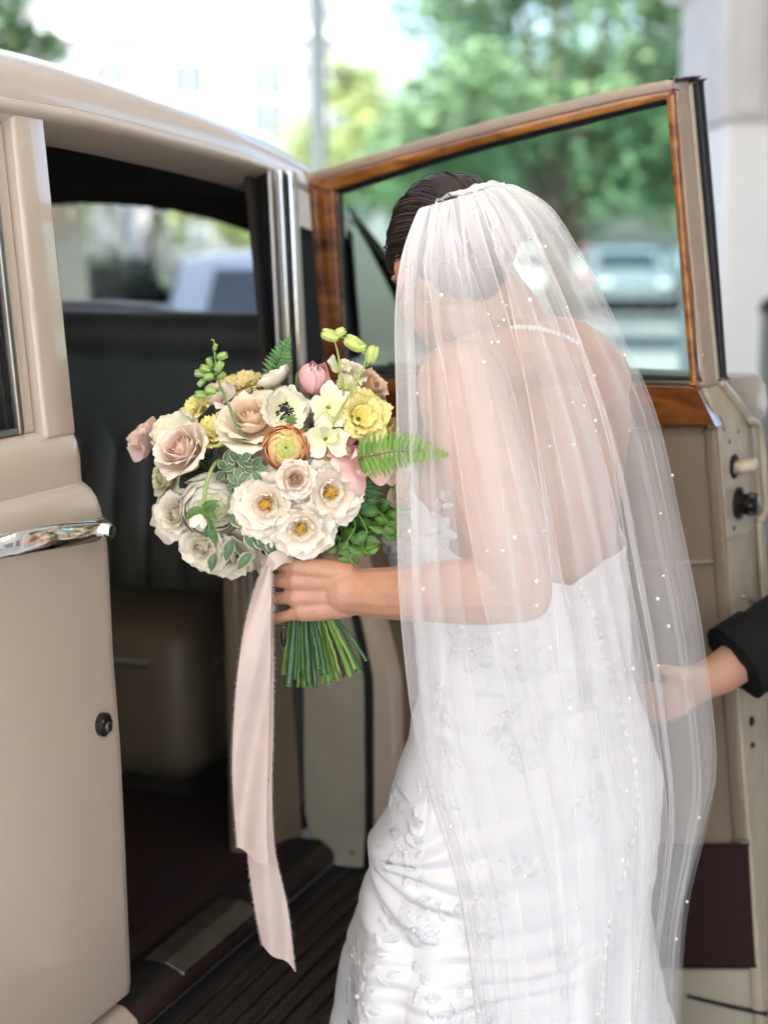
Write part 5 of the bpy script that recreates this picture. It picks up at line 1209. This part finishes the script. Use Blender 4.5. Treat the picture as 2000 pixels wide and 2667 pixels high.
vine([(880,1340,2.14),(890,1390,2.12),(875,1430,2.11)], 9, 5); vine([(940,1300,2.15),(970,1350,2.14),(965,1400,2.13)], 11, 6, .03); vine([(920,1300,2.16),(1000,1340,2.16),(1040,1310,2.15)], 10, 7, .03)
vine([(900,1350,2.15),(930,1400,2.15),(960,1440,2.14)], 10, 8, .028)
# dark green fill between the blooms
for k in range(46):
    a = rf_.uniform(0, 6.28); rd = 250 * math.sqrt(rf_.random()); u, v = 730 + rd * math.cos(a), 1260 + rd * .75 * math.sin(a)
    place_leaf(at(u, v, 2.165 + rf_.uniform(0, .03)), (math.cos(a), rf_.uniform(-.6, .1), -math.sin(a)), (rf_.gauss(0,.3), -1, .4), .04, .012, np.array((.05,.10,.03)) * rf_.uniform(.6, 1.3))
# fern fronds
def fern(pts, n, W_, c, seed):
    r = random.Random(seed); path = crom([P(*q) for q in pts], n + 4); mb = MB(); mb.tube(path, np.linspace(.0013, .0004, n + 4), 6, col=c)
    for i in range(1, n + 3):
        t = i / (n + 3); d = path[min(i + 1, n + 3)] - path[i - 1]; d /= np.linalg.norm(d); side = np.cross(d, (0.15, -1, .2)); side /= np.linalg.norm(side)
        for s in (-1, 1):
            w = W_ * (math.sin(PI * min(.97, .2 + .8 * t)) ** .7 if t > .3 else .75 + .8 * t) * r.uniform(.9, 1.08) * (1.05 - .55 * t)
            V, F, C = leaf_mesh(w, .0030 * (1.1 - .4 * t), np.array(c) * r.uniform(.8, 1.25), fold=.2, bend=.25)
            x = side * s * .95 + d * .32; x /= np.linalg.norm(x); z = np.array([0.1, -1, .25]); z = z - x * np.dot(z, x); z /= np.linalg.norm(z); y = np.cross(z, x)
            mb.add(path[i] + V @ np.stack([x, y, z], 0), F.tolist(), C)
    return mb.build('fern_frond', M['leaf'], bq, ws=True)
fern([(930,1195,2.10),(1000,1180,2.05),(1080,1172,1.99),(1170,1186,1.955)], 15, .036, (.17,.36,.05), 1)
fern([(930,1225,2.13),(945,1265,2.115),(955,1305,2.11),(962,1330,2.11)], 8, .034, (.05,.17,.03), 2)
fern([(700,1010,2.20),(718,960,2.195),(735,915,2.19),(755,878,2.19)], 11, .024, (.08,.24,.05), 3)
for (u, v), k in (((770,990), 4), ((772,1120), 5), ((745,1095), 6)):
    for q in range(7):
        a = -1.2 + q * .4 + (0 if k == 4 else -.6); place_leaf(at(u, v, 2.10 if k != 4 else 2.13), (math.cos(a), -.2, math.sin(a)), (0,-1,.2), .017, .0024, (.11,.22,.05))
# delphinium spires with buds
def spire(pts, buds, c, flower=None):
    path = crom([P(*q) for q in pts], 40); mb = MB(); mb.tube(path, np.linspace(.0021, .0010, 40), 8, col=c); mb.build('flower_stem', M['stem'], bq, ws=True)
    for (u, v, Y, du, dv, L_) in buds:
        p = P(u, v, Y); d = np.array([du, -.25, dv]); d /= np.linalg.norm(d); i = int(np.argmin(np.linalg.norm(path - p, axis=1))); 
        b = MB(); z = np.array([0., -1, 0]); x = d; z = z - x * np.dot(z, x); z /= np.linalg.norm(z); y = np.cross(z, x); Mx = np.stack([x, y, z], 1)
        b.tube([path[i], (path[i] + p) / 2 + (0, -.002, -.002), p - d * L_ * .4], .0007, 5, col=c)
        for a in range(5):
            off = Mx @ np.array([.05 * L_, .16 * L_ * math.cos(a * 1.257), .16 * L_ * math.sin(a * 1.257)])
            b.ell(p + off, (L_ * .48, L_ * .17, L_ * .14), Mx, 7, 8, col=np.array(c) * (1.3 if a % 2 else 1.0) + np.array((.10,.10,.04)))
        b.tube([p - d * L_ * .3, p - d * L_ * .75 + (0, 0, L_ * .12), p - d * L_ * 1.0 + (0, 0, L_ * .3)], [.0013, .0009, .0004], 6, col=c)
        b.build('flower_bud', M['stem'], bq, ws=True)
DG = (.16,.28,.07); DG2 = (.36,.46,.12)
spire([(661,1204,2.10),(620,1110,2.10),(585,1030,2.105),(567,985,2.11),(560,930,2.11),(557,888,2.11),(548,886,2.11)],
      [(577,928,2.105,.9,.3,.017),(547,945,2.11,-.3,.9,.015),(570,956,2.10,.5,.8,.018),(537,960,2.105,-.9,.3,.017),(544,980,2.10,-.8,-.2,.016),(577,978,2.105,.7,.6,.013),(523,972,2.11,-.9,.1,.018),(550,1016,2.10,-.9,.2,.018),(525,1028,2.105,-1,.1,.019),(560,904,2.105,.3,.8,.010),(525,995,2.11,-.6,-.6,.014)], DG)
spire([(864,1107,2.085),(895,1055,2.08),(925,1000,2.075),(945,960,2.075),(957,925,2.075)], [(968,925,2.072,.35,.95,.026),(925,895,2.078,-.8,.5,.030),(935,903,2.08,.9,-.1,.02)], DG2)
spire([(895,1030,2.10),(888,970,2.09),(880,920,2.085),(872,890,2.085)], [(862,873,2.083,-.9,.3,.026),(882,868,2.085,.9,.5,.02)], DG2)
# drooping anemone: stem arcs over, green collar, petals hanging
spath = crom([P(*q) for q in [(562,1205,2.10),(550,1225,2.075),(537,1265,2.065),(530,1312,2.062),(527,1322,2.062)]], 24)
MB().tube(spath, .0026, 8, col=(.30,.42,.12)).build('flower_stem', M['stem'], bq, ws=True)
o = flower_root('anemone', P(524,1335,2.062), (-.25,-.35,-1), 'small white flower nodding on a green collar', size=.02)
add_petals(o, [dict(n=6,L_=1.0,W_=.30,a0=60,a1=0,r0=.06,cup=.2,c0=CRM,c1=WHT)], .026)
for k in range(12):
    a = -2.9 + k * .33; place_leaf(P(526,1322,2.06), (math.cos(a), -.4, math.sin(a) * .8 - .1), (0,-1,.3), .026 * rf_.uniform(.7,1.2), .0045, np.array((.09,.20,.04)) * rf_.uniform(.8,1.3), bend=.6)
for k in range(7): place_leaf(P(540 + 3*k % 9,1345 + 5*k,2.06), (rf_.gauss(.1,.4), -.2, -1), (0,-1,.3), .026, .0042, np.array((.08,.19,.04)) * rf_.uniform(.8,1.3), bend=.4)
# thin ring on the middle finger
rc = P(722, 1512, 2.106); MB().tube([rc + np.array([.002 * math.sin(a), .0105 * math.cos(a) + .006, .0108 * math.sin(a)]) for a in np.linspace(0, 2 * PI, 28)], .0009, 8, cap=False).build('ring', M['chrome'], bride, ws=True)
# cut stems below the hand
ST = [(752,1787),(776,1789),(793,1789),(822,1791),(840,1777),(858,1781),(885,1751),(897,1764),(924,1742),(914,1762),(952,1720),(738,1756),(745,1722),(806,1785),(866,1770),(830,1740),(790,1750),(905,1735),(768,1768),(880,1770),(846,1760),(935,1750)]
for k, (u, v) in enumerate(ST):
    Yb = 2.10 + .05 * ((k * 7) % 5) / 4 + .02 * rf_.random(); tx = 800 + (u - 838) * .30
    r_ = rf_.uniform(.0020, .0050); g = rf_.choice([(.06,.15,.03),(.10,.22,.04),(.17,.30,.05),(.04,.11,.03),(.05,.13,.05),(.22,.34,.07)])
    if k == 7: g = (.10,.05,.05)
    pts = [P(tx - (u - 838) * .2, 1430, 2.16), P(tx, 1520, 2.142), P(tx + (u - tx) * .36, 1612, 2.142 + (Yb - 2.142) * .36), P(tx + (u - tx) * .70, 1520 + (v - 1520) * .70, 2.142 + (Yb - 2.142) * .7), P(u, v, Yb)]
    pth = crom(pts, 22) + np.array([[rf_.gauss(0, .0004), 0, 0] for _ in range(22)])
    mb = MB(); mb.tube(pth, [r_ * (1 + .06 * math.sin(i * .9 + k)) for i in range(22)], 10, col=g); s = mb.build('stem', M['stem'], bq, ws=True)
    e = pth[-1]; dr = pth[-1] - pth[-2]; dr /= np.linalg.norm(dr)
    MB().tube([e - dr * .0005, e + dr * .0006], r_ * .93, 10, col=(.38,.46,.20)).build('cut_end', M['stem'], s, ws=True)
    if k % 3 == 0:
        m_ = pth[15]; MB().ell(m_ + (r_ * .8, -r_ * .3, 0), (r_*.5, r_*.5, r_*.7), nu=6, nv=8, col=np.array(g) * 1.2).build('stem_node', M['stem'], s, ws=True)
# small oval locket with beaded rim on the stems
lc = P(738, 1660, 2.095); MB().ell(lc, (.0042, .003, .0145), nu=12, nv=16).build('locket', M['black_metal'], bq, ws=True)
bm = None
for k in range(26):
    a = 2 * PI * k / 26
    if bm is None: bm = MB().ell((0,0,0), (.0008,)*3, nu=5, nv=7).build('locket_bead', M['chrome_dull'], bq); o = bm
    else: o = bm.copy(); COL.objects.link(o); o.parent = bq
    o.matrix_parent_inverse = BQi; o.matrix_basis = Matrix.Translation(lc + np.array([.0046 * math.cos(a), -.002, .0152 * math.sin(a)]))
# silk ribbon: knot and two hanging tails with frayed edges
def ribbon(L_, R_, Y0, seed, n=90, nw=14, twist=.007, cut=0):
    a = crom([P(*q) for q in L_], n); b = crom([P(*q) for q in R_], n); V = []; r = random.Random(seed)
    for i in range(n):
        t = i / (n - 1)
        for j in range(nw):
            q = j / (nw - 1); p = a[i] * (1 - q) + b[i] * q
            V.append(p + np.array([0, twist * math.sin(q * 5 + 6 * t + seed) * (.4 + t) + .005 * math.sin(9 * t + seed + q * 1.5) + .002 * math.sin(q * 9 + 14 * t), 0]))
    o = obj('ribbon', raw_mesh('ribbon', np.array(V), gridF(n, nw)), M['ribbon'], bq, True)
    fr = MB()
    for side, jj in ((-1, 0), (1, nw - 1)):
        for i in range(3, n - 1):
            for k in range(4):
                p = np.array(V[i * nw + jj]) + (np.array(V[(i + 1) * nw + jj]) - np.array(V[i * nw + jj])) * r.random()
                e = p + np.array([side * r.uniform(.0012, .0034), r.gauss(0, .001), -r.uniform(.0, .0025)])
                fr.tube([p - np.array([side * .001, 0, 0]), (p + e) / 2 + (0, 0, .0003), e], .00022, 3, cap=False)
    fr.build('frayed_edge', M['thread'], o, ws=True)['kind'] = 'stuff'; return o
ribbon([(690,1470,2.085),(665,1530,2.08),(640,1620,2.075),(622,1740,2.07),(611,1860,2.07),(606,1990,2.07),(610,2110,2.07),(617,2212,2.07)],
       [(708,1478,2.075),(707,1560,2.07),(705,1650,2.068),(703,1780,2.065),(700,1900,2.065),(698,2020,2.065),(696,2140,2.065),(702,2252,2.065)], 2.07, 1)
ribbon([(694,1474,2.10),(690,1560,2.095),(665,1700,2.09),(645,1900,2.085),(636,2080,2.085),(645,2230,2.085),(665,2370,2.085),(684,2462,2.085)],
       [(712,1480,2.09),(711,1580,2.085),(713,1720,2.08),(712,1900,2.08),(709,2060,2.08),(716,2220,2.08),(748,2380,2.08),(767,2540,2.08)], 2.085, 4)
kn = MB()
kp = [crom([P(*q) for q in w], 20) for w in ([(692,1475,2.08),(700,1445,2.075),(730,1432,2.085),(765,1440,2.11)], [(712,1478,2.075),(722,1466,2.068),(748,1452,2.078),(772,1456,2.10)], [(700,1490,2.075),(716,1484,2.068),(740,1468,2.075),(768,1468,2.10)])]
kn.add(np.concatenate(kp), gridF(3, 20).tolist()); ko = kn.build('ribbon_knot', M['ribbon'], bq, ws=True)
sb = ko.modifiers.new('sub', 'SUBSURF'); sb.levels = 2; sb.render_levels = 2

# ------------------------------------------------------------------ the helper at the right edge, whose arm reaches behind the veil
hp_ = empty('person', (1.06, 2.62, 0)); tag(hp_, 'person in a black jacket, only the reaching forearm in view at right', 'person')
def grow(parts, voxel, name, mat, parent, it=6):
    mb = MB()
    for pts, rad in parts:
        p = crom(np.array(pts, float), max(10, len(pts) * 6)); rr_ = crom(np.stack([rad]*3, 1), len(p))[:, 0]; mb.tube(p, rr_, 16); mb.ell(p[0], (rr_[0],)*3); mb.ell(p[-1], (rr_[-1],)*3)
    tmp = mb.build(name, mat, None); m1 = tmp.modifiers.new('r', 'REMESH'); m1.mode = 'VOXEL'; m1.voxel_size = voxel; m1.use_smooth_shade = True
    m2 = tmp.modifiers.new('s', 'SMOOTH'); m2.factor = .5; m2.iterations = it
    ev = tmp.evaluated_get(bpy.context.evaluated_depsgraph_get()); me = bpy.data.meshes.new_from_object(ev); bpy.data.objects.remove(tmp)
    me.polygons.foreach_set('use_smooth', np.ones(len(me.polygons), dtype=bool)); me.name = name
    return obj(name, me, mat, parent, True)
WR = P(1880, 1752, 2.40); EL = np.array([.86, 2.52, 1.03]); SHD = np.array([.93, 2.62, 1.38]); HN = P(1745, 1820, 2.41)
cx, cyy = 1.10, 2.66
skin_parts = [([(cx,cyy,1.42),(cx-.01,cyy-.01,1.50)], [.058,.055]), ([(cx-.01,cyy-.02,1.56),(cx-.01,cyy-.02,1.64)], [.075,.085]), ([(cx-.02,cyy-.05,1.545),(cx-.02,cyy-.055,1.56)], [.05,.055]),
  ([SHD, (SHD+EL)/2, EL], [.05,.045,.042]), ([EL, (EL+WR)/2, WR], [.043,.042,.033]), ([WR, WR*.55+HN*.45], [.033,.029]), ([(cx,cyy,1.42),(cx,cyy,1.0)], [.1,.12])]
skin_parts += [([WR*.5+HN*.5 + (0,0,.018-.012*k), HN + (0,0,.024-.016*k)], [.017,.0155]) for k in range(4)]
skin_parts += [([HN + (0,0,.024-.016*k), HN + np.array([-.035, .012, .012-.016*k]), HN + np.array([-.058, .035, .004-.015*k])], [.0105,.0095,.0075]) for k in range(4)]
skin_parts += [([WR*.6+HN*.4 + (0,-.012,.022), HN + (.012,-.02,.045), HN + (-.02,-.012,.052)], [.014,.012,.009]), ([(1.3,2.68,1.30),(1.36,2.7,1.05),(1.33,2.62,.82),(1.31,2.58,.72)], [.05,.045,.035,.03])]
grow(skin_parts, .0045, 'body', M['skin2'], hp_)
CUF = EL * .08 + WR * .92
grow([([(cx,cyy,.86),(cx,cyy,1.1),(cx,cyy,1.30)], [.15,.155,.165]), ([(cx-.13,cyy-.02,1.36),(cx+.13,cyy+.02,1.36)], [.085,.085]), ([SHD, (SHD+EL)/2+(.01,0,0), EL], [.072,.066,.062]), ([(1.28,2.68,1.34),(1.36,2.7,1.05),(1.33,2.62,.86)], [.075,.062,.052]), ([(cx-.085,cyy,.82),(cx-.09,cyy,.45),(cx-.095,cyy,.06)], [.10,.08,.065]), ([(cx+.085,cyy,.82),(cx+.09,cyy,.45),(cx+.095,cyy,.06)], [.10,.08,.065])], .008, 'suit', M['suit'], hp_)
# sleeve with turned-back open cuff
sl = MB(); ax_ = (CUF - EL) / np.linalg.norm(CUF - EL); pts = [EL - ax_*.02, EL + ax_*.06, EL*.5+CUF*.5, CUF - ax_*.05, CUF - ax_*.048, CUF + ax_*.008, CUF + ax_*.010, CUF - ax_*.03]
sl.tube(pts, [.058,.060,.058,.056,.062,.064,.060,.054], 36, cap=False, sy=1.0)
V = sl.V[0]; 
for i in range(len(V)): V[i] += .0022 * nz(V[i][0] * 60, V[i][2] * 70)
sl.build('sleeve', M['suit'], hp_, ws=True, auto=60)
for s in (-1, 1):
    MB().ell((cx - .095*1 if s < 0 else cx + .095, cyy - .06, .045), (.05, .14, .045), nu=8, nv=12).build('shoe', M['black_metal'], hp_, ws=True)
hh_ = MB(); hh_.ell((cx-.01, cyy+.005, 1.665), (.092, .10, .085), nu=12, nv=16); hh_.build('hair', M['hair'], hp_, ws=True)
